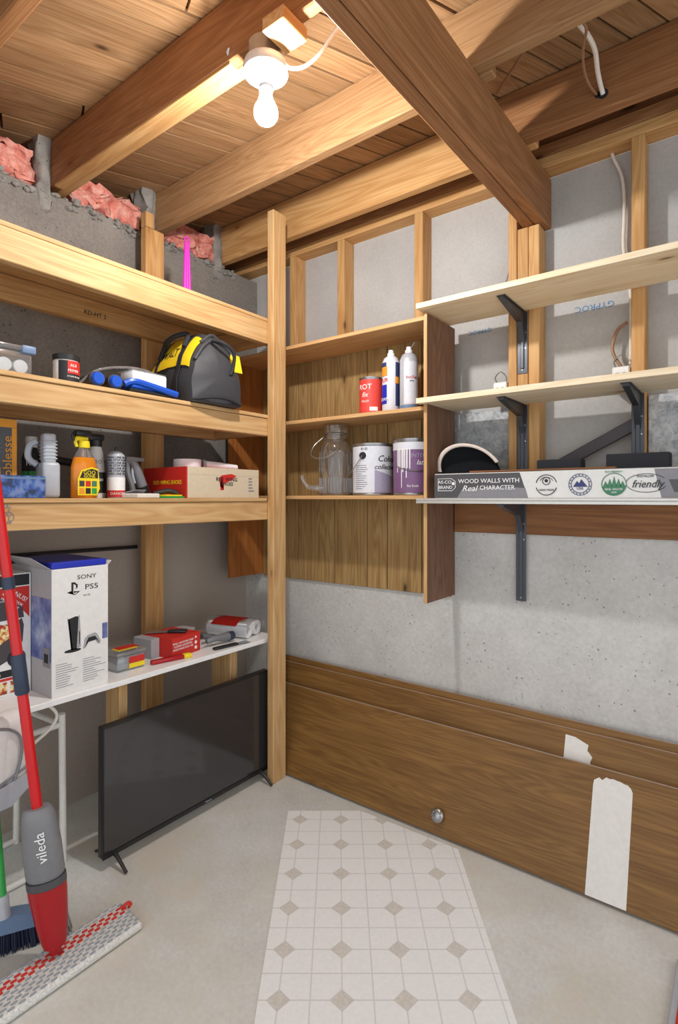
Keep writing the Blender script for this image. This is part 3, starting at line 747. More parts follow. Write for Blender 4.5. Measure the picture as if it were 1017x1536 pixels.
bm = new(); bx(bm, .0502, .085, -.013, .013, 0, .019, .005, 2); obj('cap', bm, 'ylabel', rk, True)
pl = thing('caulking_gun', 'grey pistol grip tool lying right of the red box', 'tool', (-1.96, 1.665, SH + .004), math.radians(80))
bm = new(); tube(bm, [(-.04, 0, .02), (0, 0, .028), (.04, .004, .026), (.08, .01, .024)], lambda q: .012 + .008 * q, 10); obj('grip', bm, 'grey', pl, True)
bm = new(); cy(bm, (.078, .009, .024), (.105, .014, .024), .022, .020, 14); obj('end_cap', bm, 'navy', pl, True)
bm = new(); tube(bm, [(-.04, 0, .02), (-.06, -.01, .02), (-.07, -.01, .02)], .005); obj('rod', bm, 'steel', pl, True)
bl = thing('paint_scraper', 'black flat scraper beside the grey pistol grip tool', 'tool', (-1.895, 1.68, SH), math.radians(84))
bm = new(); bx(bm, -.07, .06, -.012, .012, 0, .012, .005, 2); obj('handle', bm, 'black', bl, True)
bm = new(); prism(bm, [(.06, -.01), (.12, -.022), (.12, .022), (.06, .01)], (0, 0, .005), PX, PY, .001); obj('blade', bm, 'steel', bl)
tw = thing('bolt_cutter', 'dark steel pliers lying behind the red box', 'tool', (-2.16, 1.70, SH), math.radians(12))
bm = new()
for s_ in (-1, 1): tube(bm, [(.12, s_ * .008, .014), (.05, 0, .014), (-.03, -s_ * .02, .014), (-.13, -s_ * .03, .014)], .0095, 8)
obj('handles', bm, 'inkgrey', tw, True)
bm = new(); bx(bm, .02, .07, -.02, .02, .008, .022, .004); obj('pivot', bm, 'black', tw)
# paint roller refills
rl = thing('roller_refills', 'clear pack of white paint rollers with red band at the shelf end', 'paint rollers', (-2.05, 1.875, SH), math.radians(14))
for dx_, dz_ in ((-.0, .036), (.0, .036)): pass
for k, (y_, z_) in enumerate(((-.055, .037), (.022, .037))):
    bm = new(); lathe(bm, [(.017, -.11), (.036, -.11), (.037, 0), (.036, .11), (.017, .11), (.016, 0), (.017, -.11)], 24, cap=False)
    o = obj('roller', bm, 'tubewhite', rl, True); o.rotation_euler = (0, math.pi / 2, 0); o.location = (0, y_, z_ + .001)
bm = new(); r_ = []
sec = [(-.098, .02), (-.09, .06), (-.055, .079), (.02, .08), (.058, .062), (.07, .02)]
bm = new()
rows = [[bm.verts.new((x, y + R.uniform(-.002, .002), z)) for y, z in sec] for x in (-.128, -.06, .0, .06, .128)]
for a, b in zip(rows, rows[1:]):
    for i in range(len(sec) - 1): bm.faces.new((a[i], a[i + 1], b[i + 1], b[i]))
obj('wrapper', bm, 'clear', rl, True)
bm = new()
rows = [[bm.verts.new((x, y, z + .0015)) for y, z in sec[1:5]] for x in (-.085, 0, .06)]
for a, b in zip(rows, rows[1:]):
    for i in range(3): bm.faces.new((a[i], a[i + 1], b[i + 1], b[i]))
bmesh.ops.solidify(bm, geom=bm.faces[:], thickness=.001)
bd = obj('red_band', bm, 'cred', rl, True)

# white tube frame under the shelf
fr = thing('tube_frame', 'white metal tube frame standing under the left end of the white shelf', 'frame', (-2.03, 1.01, 0))
def leg_(name, a, b, r=.012):
    bm = new(); cy(bm, a, b, r, seg=12); obj(name, bm, 'whitemetal', fr, True)
leg_('leg', (-.01, .005, 0), (.05, -.03, .575)); leg_('leg', (-.27, -.05, 0), (-.25, -.05, .56)); leg_('leg', (-.0, -.62, 0), (.05, -.62, .56)); leg_('leg', (-.27, -.62, 0), (-.25, -.62, .56))
leg_('foot_rail', (-.005, .005, .012), (-.0, -.62, .012), .011); leg_('foot_rail', (-.27, -.05, .012), (-.27, -.62, .012), .011)
leg_('cross_rail', (.045, -.03, .535), (.045, -.62, .535), .010); leg_('cross_rail', (-.25, -.05, .535), (-.25, -.62, .535), .01); leg_('side_rail', (-.25, -.05, .535), (.045, -.03, .535), .01)
bm = new(); tube(bm, [(-1.93, .875, .648), (-1.925, .905, .64), (-1.925, .935, .60), (-1.93, .92, .56), (-1.935, .87, .525), (-1.93, .80, .49), (-1.95, .7, .46)], .0055)
tag(obj('looped_cable', bm, 'cable', None, True), 'white cable looping under the white shelf at the left edge', 'cable')

# ================================================================ MOP, BROOM, DUSTPAN
A = Vector((-1.605, .776, .045)); Bv = Vector((-1.752, .672, 1.42)); D = (Bv - A).normalized()
mop = thing('spray_mop', 'red and grey spray mop with striped pad leaning on the rack', 'mop', (-1.605, .776, 0))
q = Vector((0, 0, 1)).rotation_difference(D)
L_ = (Bv - A).length
def moppart(name, prof, mat, sy=1, sx=1, seg=20):
    bm = new(); lathe(bm, prof, seg, sx=sx, sy=sy); o = obj(name, bm, mat, mop, True)
    # turn the flat tank so that its lettered face looks at the room
    o.rotation_euler = (q.to_matrix() @ Matrix.Rotation(math.radians(-38), 3, 'Z')).to_euler(); o.location = (0, 0, .045); return o
moppart('handle', [(.0145, .40), (.0145, L_)], 'red')
moppart('collar', [(.0165, 1.05), (.0165, 1.085)], 'navy')
moppart('grip_sleeve', [(.017, .745), (.0195, .75), (.0195, .855), (.017, .86)], 'navy')
moppart('upper_tank', [(.048, .215), (.052, .225), (.052, .30), (.047, .38), (.042, .405), (.034, .415), (.016, .417)], 'grey', sx=.72)
moppart('tank_ring', [(.0535, .193), (.0535, .214)], 'charcoal', sx=.74)
moppart('lower_tank', [(.030, .015), (.034, .03), (.041, .07), (.047, .12), (.051, .16), (.0525, .192)], 'dred', sx=.74)
def mopface(x, y, z):
    p = Matrix.Rotation(math.radians(-38), 3, 'Z') @ Vector((.0385 - .0 * abs(x) + z - 3.5 * y * y, y * -1 if False else y, x))
    return q.to_matrix() @ (p + Vector((0, 0, .315))) + Vector((0, 0, .045))
text('vileda', .038, (0, 0, 0), PX, PY, 'white', mop, fn=lambda x, y, z: mopface(x, -y + .008, z), shear=0)
pad = new(); n1, n2 = 26, 8
def padz(i, j): return .026 + .004 * noise.noise(Vector((i * .7, j * .9, 3)))
bx(pad, -.052, .088, -.34, .228, .002, .030, .012, 3)
for v in pad.verts:
    v.co += noise.noise_vector(v.co * 30) * .004 * (1 if v.co.z > .01 else .2)
    v.co.x += .05 * max(0, -v.co.y) * (1 if v.co.x < 0 else 0)
po = obj('mop_pad', pad, 'mopfab', mop, True)
rs, gs = new(), new()
for j in range(11):
    tgt = rs if j in (2, 3, 4) else gs
    for i in range(20):
        y0 = -.325 + i * .0275 + (.013 if j % 2 else 0); x0 = -.04 + j * .0118 + .05 * max(0, -y0) * max(0, (5 - j) / 9)
        wd = .0042 if tgt is rs else .0026
        bx(tgt, x0 - wd, x0 + wd, y0, y0 + .017, .027, .0335, .002)
tag(obj('red_stitching', rs, 'cred', po), kind='stuff'); tag(obj('grey_stitching', gs, 'stitch', po), kind='stuff')
bm = new(); tube(bm, [(-.015, .215, .03), (-.012, .238, .036), (-.004, .243, .032), (.0, .232, .03)], .005); obj('red_loop', bm, 'cred', po, True)
bm = new(); cy(bm, (0, 0, .04), (0 + D.x * .05, D.y * .05, .045 + D.z * .05), .016, .02, 12); obj('swivel_joint', bm, 'dred', mop, True)
br = thing('broom', 'green handled broom with blue angled head behind the mop', 'broom', (-1.755, .72, 0))
bm = new(); cy(bm, (-.012, -.02, .155), (-.135, -.012, .62), .0125, seg=14); obj('handle', bm, 'green', br, True)
bm = new(); cy(bm, (-.004, -.02, .115), (-.016, -.02, .175), .019, .017, 14); obj('ferrule', bm, 'lgrey', br, True)
bm = new(); prism(bm, [(-.16, .075), (.16, .06), (.165, .078), (.14, .095), (.03, .115), (-.03, .122), (-.12, .115), (-.16, .095)], (-.035, 0, 0), (.42, .9, 0), PZ, .045)
obj('broom_head', bm, 'bluegrey', br)
dirn = Vector((.42, .9, 0)).normalized(); nn = Vector((dirn.y, -dirn.x, 0))
b1, b2 = new(), new(); rr = random.Random(8)
for i in range(300):
    s_ = rr.uniform(-.155, .158); o_ = rr.uniform(.005, .04)
    p = Vector((-.035, 0, 0)) + dirn * s_ + nn * o_
    cy(b2 if s_ > .1 else b1, (p.x, p.y, .075), (p.x + dirn.x * s_ * .12, p.y + dirn.y * s_ * .12, .002), .0025, .002, 5)
tag(obj('bristles', b1, 'bristle', br), kind='stuff'); tag(obj('pale_bristles', b2, 'gbristle', br), kind='stuff')
dp = thing('dustpan', 'white dustpan with grey seams clipped on the green broom handle', 'dustpan', (-1.79, .715, .452), math.radians(14))
bm = new()
bx(bm, -.03, .055, -.19, .055, .03, .26, .035, 4)
for v in bm.verts:
    if v.co.z < .1: v.co.x -= (.1 - v.co.z) * .25
obj('pan_body', bm, 'card', dp, True)
bm = new(); prism(bm, [(-.19, .02), (-.02, .0), (.035, .03), (.048, .072), (-.19, .06)], (.045, 0, -.005), PY, PZ, .012); obj('pan_lip', bm, 'lgrey', dp)
bm = new(); tube(bm, [(.0565, -.17, .25), (.058, -.06, .235), (.058, .0, .2), (.0575, .012, .14), (.052, -.01, .06), (.046, -.04, .03)], .0042, 6); obj('grey_seam', bm, 'inkgrey', dp, True)
bm = new(); tube(bm, [(.048, -.1, .05), (.05, -.02, .075), (.049, .045, .088)], .0042, 6); obj('grey_seam', bm, 'inkgrey', dp, True)

# ================================================================ RACK, TOP SHELF
mg = thing('plastic_wand', 'magenta ribbed plastic wand standing on the top rack shelf', 'wand', (-2.02, 1.558, 2.2075))
for k, dy in enumerate((-.014, .0, .014)):
    bm = new(); tube(bm, [(0, dy, 0), (0, dy * .8, .15), (0, dy * .45, .285)], lambda q_: .0095 - .0035 * q_, 8, 3); obj('rod', bm, 'magenta', mg, True)
bm = new(); tube(bm, [(0, .012 * math.cos(a), .298 + .012 * math.sin(a)) for a in [k * math.pi / 6 for k in range(13)]], .004, 6, smooth=False); obj('ring', bm, 'magenta', mg, True)
pk = thing('plastic_packet', 'clear plastic packet lying on the bookcase top behind the post', 'packet', (-2.02, 2.10, 2.1005), math.radians(-25))
bm = new(); bx(bm, -.14, .12, -.03, .03, 0, .045, .015, 2); obj('wrapper', bm, 'clear', pk, True)
bm = new(); cy(bm, (-.11, 0, .02), (.1, 0, .02), .016, seg=12); obj('white_roll', bm, 'lgrey', pk, True)

# ================================================================ RACK, MIDDLE SHELF
Z2 = 1.7455
ct = thing('plastic_container', 'clear lidded container of white tubes at the left of the second rack shelf', 'container', (-1.865, .72, Z2))
bm = new(); bx(bm, -.14, 0, -.18, .11, 0, .075, .012, 2); obj('container_body', bm, 'clear', ct, True)
bm = new(); bx(bm, -.145, .006, -.185, .116, .0755, .092, .006, 2); obj('lid', bm, 'clear', ct, True)
bm = new(); bx(bm, -.04, .0065, .075, .118, .07, .095, .004, 2); obj('lid_clip', bm, 'bluegrey', ct, True)
for k in range(5):
    bm = new(); cy(bm, (-.125, .078 - k * .048, .028), (-.014, .078 - k * .048, .028), .0215, seg=18); obj('white_tube', bm, 'tubewhite', ct, True)
jr = thing('paint_jar', 'small round jar with black lid and red and black label', 'jar', (-1.90, .955, Z2))
bm = new(); lathe(bm, [(.038, 0), (.041, .003), (.041, .075), (.039, .078)], 28); obj('jar_body', bm, 'paper', jr, True)
bm = new(); lathe(bm, [(.043, .078), (.043, .096), (.04, .098)], 28); obj('jar_lid', bm, 'black', jr, True)
cylpatch('label', .0412, -1.05, 1.2, .004, .074, 'ink', jr); cylpatch('label', .0422, -.35, 1.2, .03, .074, 'cred', jr)
text('AL0', .014, (0, 0, .058), PX, PZ, 'paper', jr, cyl=(.0431, .1)); text('PRIMER', .012, (0, 0, .040), PX, PZ, 'paper', jr, cyl=(.0431, .1)); text('STAIN BLOCK', .008, (0, 0, .02), PX, PZ, 'paper', jr, cyl=(.0425, .2))
tr = thing('paint_pad_kit', 'blue and white paint pad kit in clear pack lying before the tool bag', 'paint tools', (-1.885, 1.20, Z2), math.radians(0))
bm = new(); bx(bm, -.05, .035, -.02, .13, .035, .085, .006, 2); obj('white_pad', bm, 'tubewhite', tr, True)
bm = new(); tube(bm, [(.02, -.045, .03), (.03, -.01, .044), (.035, .06, .036), (.045, .17, .018)], .013, 8); bx(bm, -.05, .035, -.02, .14, .018, .034, .005); obj('blue_frame', bm, 'blue', tr, True)
bm = new(); bx(bm, -.06, .04, -.03, .15, .0, .017, .006); obj('dark_base', bm, 'black', tr)
for k, y_ in enumerate((-.145, -.075)):
    bm = new(); cy(bm, (-.1, y_ + .02, .036), (.01, y_, .034), .027, seg=16); ro = obj('roller_body', bm, 'pan', tr, True)
    bm = new(); cy(bm, (.0105, y_, .034), (.022, y_, .034), .024, .02, 16); obj('blue_cap', bm, 'blue', ro, True)
bm = new(); tube(bm, [(-.03, -.19, .015), (-.02, -.13, .07), (-.01, -.03, .098), (0, .06, .1), (.01, .145, .075)], .005, 6); bx(bm, -.07, .03, -.02, .13, .0875, .0895); obj('clear_cover', bm, 'clear', tr, True)

# tool bag : param surface, s along length (local -x .. front end at +x), t round the section from front bottom over the top
bag = thing('tool_bag', 'black and yellow zipped tool bag on the second rack shelf', 'bag', (-1.99, 1.57, Z2), math.radians(-6))
BW, BH, BL = .128, .31, .185
def bagp(s, t, off=0):
    """s in -1..1, t in 0..1 (0 = bottom of the -Y side, .5 = ridge, 1 = bottom of the +Y side)"""
    a = (t - .5) * 2
    e = abs(s) ** 4
    top = BH * (1 - .16 * e)
    if abs(a) > .45:
        k = (1 - abs(a)) / .55; y = math.copysign(BW * (1 - .10 * k * k + .05 * math.sin(k * 3.1)), a); z = top * .58 * k
    else:
        k = abs(a) / .45; y = math.copysign(BW * .90 * (k ** .8), a); z = top * (.58 + .42 * (1 - k ** 1.7))
    x = BL * s * (1 - .10 * (z / BH) ** 2)
    y *= (1 - .06 * e)
    p = Vector((x, y, z + .002))
    p += noise.noise_vector(p * 16) * .007 * (1 if z > .02 else .2)
    n = Vector((0, math.copysign(1, a) * (1 if abs(a) > .45 else abs(a) / .45 * .8), (0.05 if abs(a) > .45 else 1 - abs(a) / .45 * .6))).normalized()
    return p + n * off
def bagsheet(name, s0, s1, t0, t1, off, mat, ns=10, nt=12, th=.003):
    bm = new()
    g = [[bm.verts.new(bagp(s0 + (s1 - s0) * i / ns, t0 + (t1 - t0) * j / nt, off)) for j in range(nt + 1)] for i in range(ns + 1)]
    for i in range(ns):
        for j in range(nt): bm.faces.new((g[i][j], g[i + 1][j], g[i + 1][j + 1], g[i][j + 1]))
    bmesh.ops.recalc_face_normals(bm, faces=bm.faces[:])
    bmesh.ops.solidify(bm, geom=bm.faces[:], thickness=-th)
    return obj(name, bm, mat, bag, True)
bm = new(); ns, nt = 14, 32
g = [[bm.verts.new(bagp(-1 + 2 * i / ns, j / nt)) for j in range(nt + 1)] for i in range(ns + 1)]
for i in range(ns):
    for j in range(nt): bm.faces.new((g[i][j], g[i + 1][j], g[i + 1][j + 1], g[i][j + 1]))
    bm.faces.new((g[i][0], g[i][nt], g[i + 1][nt], g[i + 1][0]))
for gi, sg in ((g[0], -1), (g[-1], 1)):
    c = bm.verts.new((sg * BL * 1.10, 0, BH * .38))
    mids = [bm.verts.new(v.co.lerp(c.co, .5) + Vector((sg * .014, 0, 0))) for v in gi]
    m = len(gi)
    for j in range(m):
        a, b = j, (j + 1) % m
        bm.faces.new((gi[a], gi[b], mids[b], mids[a])); bm.faces.new((mids[a], mids[b], c))
obj('bag_body', bm, 'bagblack', bag, True)
bagsheet('yellow_panel', -.86, .86, .245, .43, .004, 'yellow')
bagsheet('yellow_panel', -.86, .86, .57, .75, .004, 'yellow')
bagsheet('end_strap', .40, .55, .02, .44, .008, 'webbing', 2, 12)
bagsheet('end_strap', -.62, -.48, .02, .44, .008, 'webbing', 2, 12)
bagsheet('top_flap', -.98, .98, .43, .57, .005, 'bagblack', 10, 6)
bm = new(); tube(bm, [bagp(-.5, .30, .012), bagp(-.4, .36, .03), bagp(-.1, .34, .05), bagp(.2, .36, .05), bagp(.42, .40, .03), bagp(.47, .34, .012)], .011, 8); obj('carry_handle', bm, 'webbing', bag, True)
bm = new(); tube(bm, [bagp(.98, .30, .004), bagp(1.0, .40, .008), bagp(.98, .5, .012), bagp(1.0, .60, .008), bagp(.98, .70, .004)], .009, 8)
tube(bm, [bagp(.86, .40, .004), bagp(.86, .5, .014), bagp(.86, .60, .004)], .008, 8); obj('zip_piping', bm, 'bagblack', bag, True)
bm = new(); tube(bm, [(BL * 1.02, -.03, BH * .86), (BL * 1.2, .0, BH * .82), (BL * 1.24, .05, BH * .72), (BL * 1.16, .06, BH * .55), (BL * 1.12, .05, BH * .42)], .008, 8); obj('end_loop', bm, 'webbing', bag, True)
bm = new(); tube(bm, [(BL * .99, -.12, .01), (BL * 1.1, -.06, .02), (BL * 1.14, 0, .025), (BL * 1.1, .06, .02), (BL * .99, .12, .01)], .006, 6); obj('base_piping', bm, 'webbing', bag, True)
bm = new(); prism(bm, [(-.035, 0), (.035, 0), (.025, .075), (-.02, .08)], (BL * 1.015, .09, .15), PY, (-.12, 0, 1), .004); obj('yellow_tab', bm, 'yellow', bag)
def bagtext(x, y, z): 
    return bagp(-.26 + x / BL, .315 + y * 1.15, .0085 + z)
text('DeWALT', .05, (0, 0, 0), PX, PZ, 'ink', bag, fn=bagtext)

# ================================================================ RACK, LOWER SHELF
Z3 = 1.3495
nb = carton('noblesse_box', 'black and gold light box lettered noblesse standing behind the blue pack', 'box', -2.12, -2.02, .63, .845, Z3, 1.62, 'charcoal')
hh = 1.62 - Z3
patch('gold_strip', rect(-.107, .1075, hh - .03, hh - .002), (0, 0, 0), PY, PZ, 'orange', nb)
patch('gold_strip', rect(.092, .1075, .001, hh - .031), (0, 0, 0), PY, PZ, 'orange', nb)
patch('gold_tag', rect(.0, .056, .06, .105), (0, 0, 0), PY, PZ, 'orange', nb)
text('4X', .032, (.0007, .03, .083), PY, PZ, 'white', nb)
text('noblesse', .042, (.0007, .078, .13), PZ, (0, -1, 0), 'orange', nb, sx=1.12)
for k in range(9):
    a = k * math.pi / 9; patch('star_print', [(.02 + .045 * math.cos(a), .17 + .045 * math.sin(a)), (.02 + .003 * math.cos(a + 1.57), .17 + .003 * math.sin(a + 1.57)), (.02 - .045 * math.cos(a), .17 - .045 * math.sin(a)), (.02 - .003 * math.cos(a + 1.57), .17 - .003 * math.sin(a + 1.57))], (0, 0, 0), PY, PZ, 'inkgrey', nb)
bb = carton('blue_pack', 'shiny blue plastic pack lying at the left of the lower rack shelf', 'pack', -1.98, -1.87, .62, .872, Z3, Z3 + .073, 'bluebag')
patch('pack_seam', rect(-.126, .126, .062, .068), (0, 0, 0), PY, PZ, 'bluegrey', bb)
gb = thing('cleaner_bottle', 'white capped green and black bottle behind the grey jug', 'bottle', (-2.16, .955, Z3))
bm = new(); lathe(bm, [(.03, 0), (.032, .01), (.032, .15), (.022, .18), (.016, .19)], 20); obj('bottle_body', bm, 'ink', gb, True)
bm = new(); lathe(bm, [(.02, .19), (.02, .225), (.018, .23)], 16); obj('cap', bm, 'white', gb, True)
cylpatch('label', .0325, -1.6, 1.0, .06, .10, 'green', gb); cylpatch('label', .0325, -1.6, 1.0, .02, .06, 'cred', gb)
text('RX', .03, (0, 0, .13), PX, PZ, 'white', gb, cyl=(.0326, -.4))
# grey oil jug: neck with ribbed grip
jg = thing('oil_jug', 'light grey oil jug with ribbed neck on the lower rack shelf', 'jug', (-1.965, .925, Z3), math.radians(-10))
bm = new(); bx(bm, -.055, .04, -.028, .03, 0, .125, .012, 3); obj('jug_body', bm, 'lgrey', jg, True)
bm = new(); bx(bm, -.02, .03, -.022, .02, .12, .225, .010, 3); obj('jug_neck', bm, 'lgrey', jg, True)
for k in range(6):
    bm = new(); bx(bm, -.022, .032, -.024, .022, .135 + k * .012, .140 + k * .012, .002); obj('grip_rib', bm, 'lgrey', jg)
bm = new(); tube(bm, [(-.02, -.03, .2), (-.03, -.052, .18), (-.03, -.055, .14), (-.02, -.03, .115)], .011, 8); obj('jug_handle', bm, 'lgrey', jg, True)
hm = thing('hammer', 'black handled hammer lying behind the yellow spray bottle', 'hammer', (-2.2, 1.16, Z3 + .0))
bm = new(); cy(bm, (0, -.13, .155), (0, .12, .125), .017, .014, 12); obj('grip', bm, 'black', hm, True)
bm = new(); bx(bm, -.02, .02, .10, .14, .0, .16, .008, 2); obj('head', bm, 'charcoal', hm, True)
# yellow spray bottle
sb = thing('spray_bottle', 'amber spray bottle with yellow label and black trigger', 'spray bottle', (-1.935, 1.038, Z3), math.radians(4))
bm = new(); lathe(bm, [(.0385, .1475), (.022, .175), (.018, .185)], 28, sx=.62); obj('bottle_neck', bm, 'clear', sb, True)
bm = new(); lathe(bm, [(.046, 0), (.049, .006), (.049, .11), (.040, .143), (.038, .147)], 28, sx=.62); obj('amber_body', bm, 'amber', sb, True)
bm = new(); prism(bm, [(-.044, .01), (.03, .01), (.042, .035), (.036, .105), (.01, .112), (-.03, .10), (-.044, .07)], (.0312, 0, 0), PY, PZ, .0008); obj('label', bm, 'ylabel', sb)
patch('label_band', [(-.036, .072), (.034, .072), (.033, .1), (.01, .106), (-.026, .096)], (.0322, 0, 0), PY, PZ, 'ink', sb)
text('GOO', .02, (.033, 0, .091), PY, PZ, 'ylabel', sb); text('GONE', .016, (.033, 0, .078), PY, PZ, 'ylabel', sb)
for k in range(6): patch('label_picture', rect(-.038 + (k % 3) * .024, -.019 + (k % 3) * .024, .016 + (k // 3) * .026, .036 + (k // 3) * .026), (.0322, 0, 0), PY, PZ, ('orange', 'ink', 'green', 'pan', 'cred', 'inkgreen')[k], sb)
bm = new(); lathe(bm, [(.019, .182), (.02, .186), (.018, .207)], 18); bx(bm, -.012, .012, -.035, .012, .207, .222, .004); tube(bm, [(0, -.03, .215), (0, -.033, .20), (0, -.028, .185)], .006); obj('yellow_collar', bm, 'ylabel', sb, True)
bm = new(); bx(bm, -.014, .014, -.036, .026, .2225, .245, .008, 2); obj('trigger_head', bm, 'black', sb, True)
bm = new(); tube(bm, [(0, -.034, .236), (0, -.044, .225), (0, -.04, .205)], .005); obj('trigger', bm, 'black', sb, True)
# white and black trigger aerosol
sw = thing('trigger_bottle', 'white and black trigger spray bottle second from the yellow one', 'spray bottle', (-2.045, 1.145, Z3))
bm = new(); lathe(bm, [(.033, 0), (.035, .005), (.033, .10), (.026, .18), (.02, .2)], 24); obj('bottle_body', bm, 'card', sw, True)
cylpatch('label', .0355, -2.4, 1.2, .02, .10, 'ink', sw)
text('PRO', .022, (0, 0, .14), PX, PZ, 'inkgrey', sw, cyl=(.0305, -.4)); text('WASH', .016, (0, 0, .07), PX, PZ, 'white', sw, cyl=(.0364, -.4))
bm = new(); lathe(bm, [(.022, .2), (.022, .225)], 16); bx(bm, -.016, .016, -.05, .03, .222, .25, .01, 2); tube(bm, [(0, -.04, .235), (0, -.052, .22), (0, -.045, .2)], .006); obj('trigger_head', bm, 'black', sw, True)
# grey aerosol
ga = thing('aerosol_can', 'grey lettered aerosol can with white and red base', 'aerosol can', (-1.97, 1.185, Z3))
bm = new(); lathe(bm, [(.031, 0), (.032, .004), (.032, .163), (.028, .17), (.018, .18), (.013, .182)], 24); obj('can_body', bm, 'lgrey', ga, True)
cylpatch('label', .0322, -1.9, 1.3, .03, .08, 'white', ga); cylpatch('label', .0322, -1.9, 1.3, .004, .03, 'cred', ga)
for k in range(7): text('SURE STOP FOAM ' if k % 2 else 'CLEAN LINE 20 OZ', .011, (0, 0, .093 + k * .0105), PX, PZ, 'ink', ga, cyl=(.0326, -.35))
text('DANGER', .015, (0, 0, .017), PX, PZ, 'paper', ga, cyl=(.0332, -.3))
bm = new(); lathe(bm, [(.006, .182), (.006, .196), (.004, .198)], 12); obj('nozzle', bm, 'black', ga, True)
# hose nozzle
nz = thing('hose_nozzle', 'grey pistol hose nozzle standing beside the aerosol can', 'nozzle', (-2.0, 1.285, Z3), math.radians(8))
bm = new(); tube(bm, [(0, -.055, .155), (0, -.02, .15), (0, .0, .13), (0, .022, .085), (0, .038, .045)], lambda q_: .014 + .008 * q_, 10); obj('barrel', bm, 'grey', nz, True)
bm = new(); cy(bm, (0, .036, .05), (0, .052, .012), .026, .024, 14); obj('nozzle_ring', bm, 'black', nz, True)
bm = new(); bx(bm, -.018, .018, -.055, .035, .148, .166, .006, 2); tube(bm, [(0, -.04, .15), (0, -.035, .1), (0, -.015, .05), (0, -.005, .004)], .011, 8); obj('grip', bm, 'grey', nz, True)
bm = new(); tube(bm, [(0, -.01, .14), (0, -.012, .1), (0, .0, .06)], .005, 6); obj('trigger', bm, 'lgrey', nz, True)
# papers
pp = thing('paper_booklet', 'white folded booklet lying before the hose nozzle', 'booklet', (-1.9, 1.265, Z3), math.radians(12))
bm = new(); bx(bm, -.06, .03, -.065, .05, 0, .018, .003); obj('pages', bm, 'paper', pp)
bm = new(); prism(bm, [(-.065, .0), (.05, .0), (.035, .035), (-.02, .035)], (-.06, 0, .019), PY, (.8, 0, .35), .001); obj('cover', bm, 'cardgrey', pp)
patch('printed_block', rect(-.03, .01, -.045, .02), (-.02, 0, .0188), PY, (-1, 0, 0), 'inkgrey', pp)
yp = thing('tool_packet', 'black and lime blister packet lying before the shoe box', 'packet', (-1.89, 1.375, Z3), math.radians(5))
bm = new(); prism(bm, [(-.05, -.06), (.03, -.05), (.02, .06), (-.04, .05)], (0, 0, 0), PX, PY, .008); obj('card_back', bm, 'green', yp)
bm = new(); prism(bm, [(-.02, -.05), (.028, -.045), (.02, .045), (-.01, .02)], (0, 0, .0082), PX, PY, .006); obj('label', bm, 'ylabel', yp)
bm = new(); tube(bm, [(-.04, -.05, .018), (-.01, 0, .03), (.01, .03, .018)], .010, 8); obj('black_grip', bm, 'black', yp, True)
# shoe box
sx_ = thing('shoe_box', 'tan and red shoe box at the right end of the lower rack shelf', 'box', (-1.862, 1.63, Z3), math.radians(0))
bm = new(); bx(bm, -.30, 0, -.19, .215, 0, .098, .002); obj('box_body', bm, 'tan', sx_)
bm = new(); bx(bm, -.303, -.0, -.1935, -.1905, 0, .099, .001); bx(bm, -.303, .0, -.193, .217, .0985, .132, .002); lid = obj('lid_and_end', bm, 'cred', sx_)
bm = new(); bx(bm, .0003, .003, -.1925, .217, .0985, .1315, .001); bx(bm, .0003, .003, -.1925, .217, .0, .0984, .001); obj('front_panel', bm, 'tan', sx_)
bm = new(); bx(bm, -.303, .0, -.1965, -.194, 0, .131, .001); obj('red_end', bm, 'cred', sx_)
patch('wing_logo', [(-.02, .055), (.05, .082), (.075, .10), (.045, .108), (-.01, .10), (-.028, .085), (-.02, .06), (-.018, .035), (0, .035), (.004, .062)], (.0032, 0, 0), PY, PZ, 'cred', sx_)
text('RED WING', .024, (.0042, .018, .082), PY, PZ, 'ink', sx_, sx=1.05); text('SHOES', .022, (.0042, .02, .062), PY, PZ, 'ink', sx_, sx=1.05)
for k in range(5): patch('size_print', rect(.15, .15 + .02 + .015 * R.random(), .03 + k * .014, .036 + k * .014), (.0032, 0, 0), PY, PZ, 'inkgrey', sx_)
text('RED WING SHOES', .024, (-.13, -.1968, .066), PX, PZ, 'ylabel', sx_)
tp = thing('tape_roll', 'white roll of tape lying on the shoe box', 'tape', (-2.02, 1.56, Z3 + .1325))
bm = new(); lathe(bm, [(.03, 0), (.06, 0), (.061, .02), (.06, .04), (.03, .04), (.029, .02), (.03, 0)], 28, cap=False); obj('roll', bm, 'tubewhite', tp, True)
cgun = thing('caulk_tool', 'white plastic caulk tool lying on the shoe box', 'tool', (-1.98, 1.71, Z3 + .1325), math.radians(75))
bm = new(); tube(bm, [(-.07, 0, .02), (0, 0, .018), (.09, 0, .012)], lambda q_: .019 - .006 * q_, 12); obj('handle', bm, 'tubewhite', cgun, True)
bm = new(); cy(bm, (-.085, 0, .022), (-.07, 0, .022), .022, .02, 14); obj('collar', bm, 'lgrey', cgun, True)

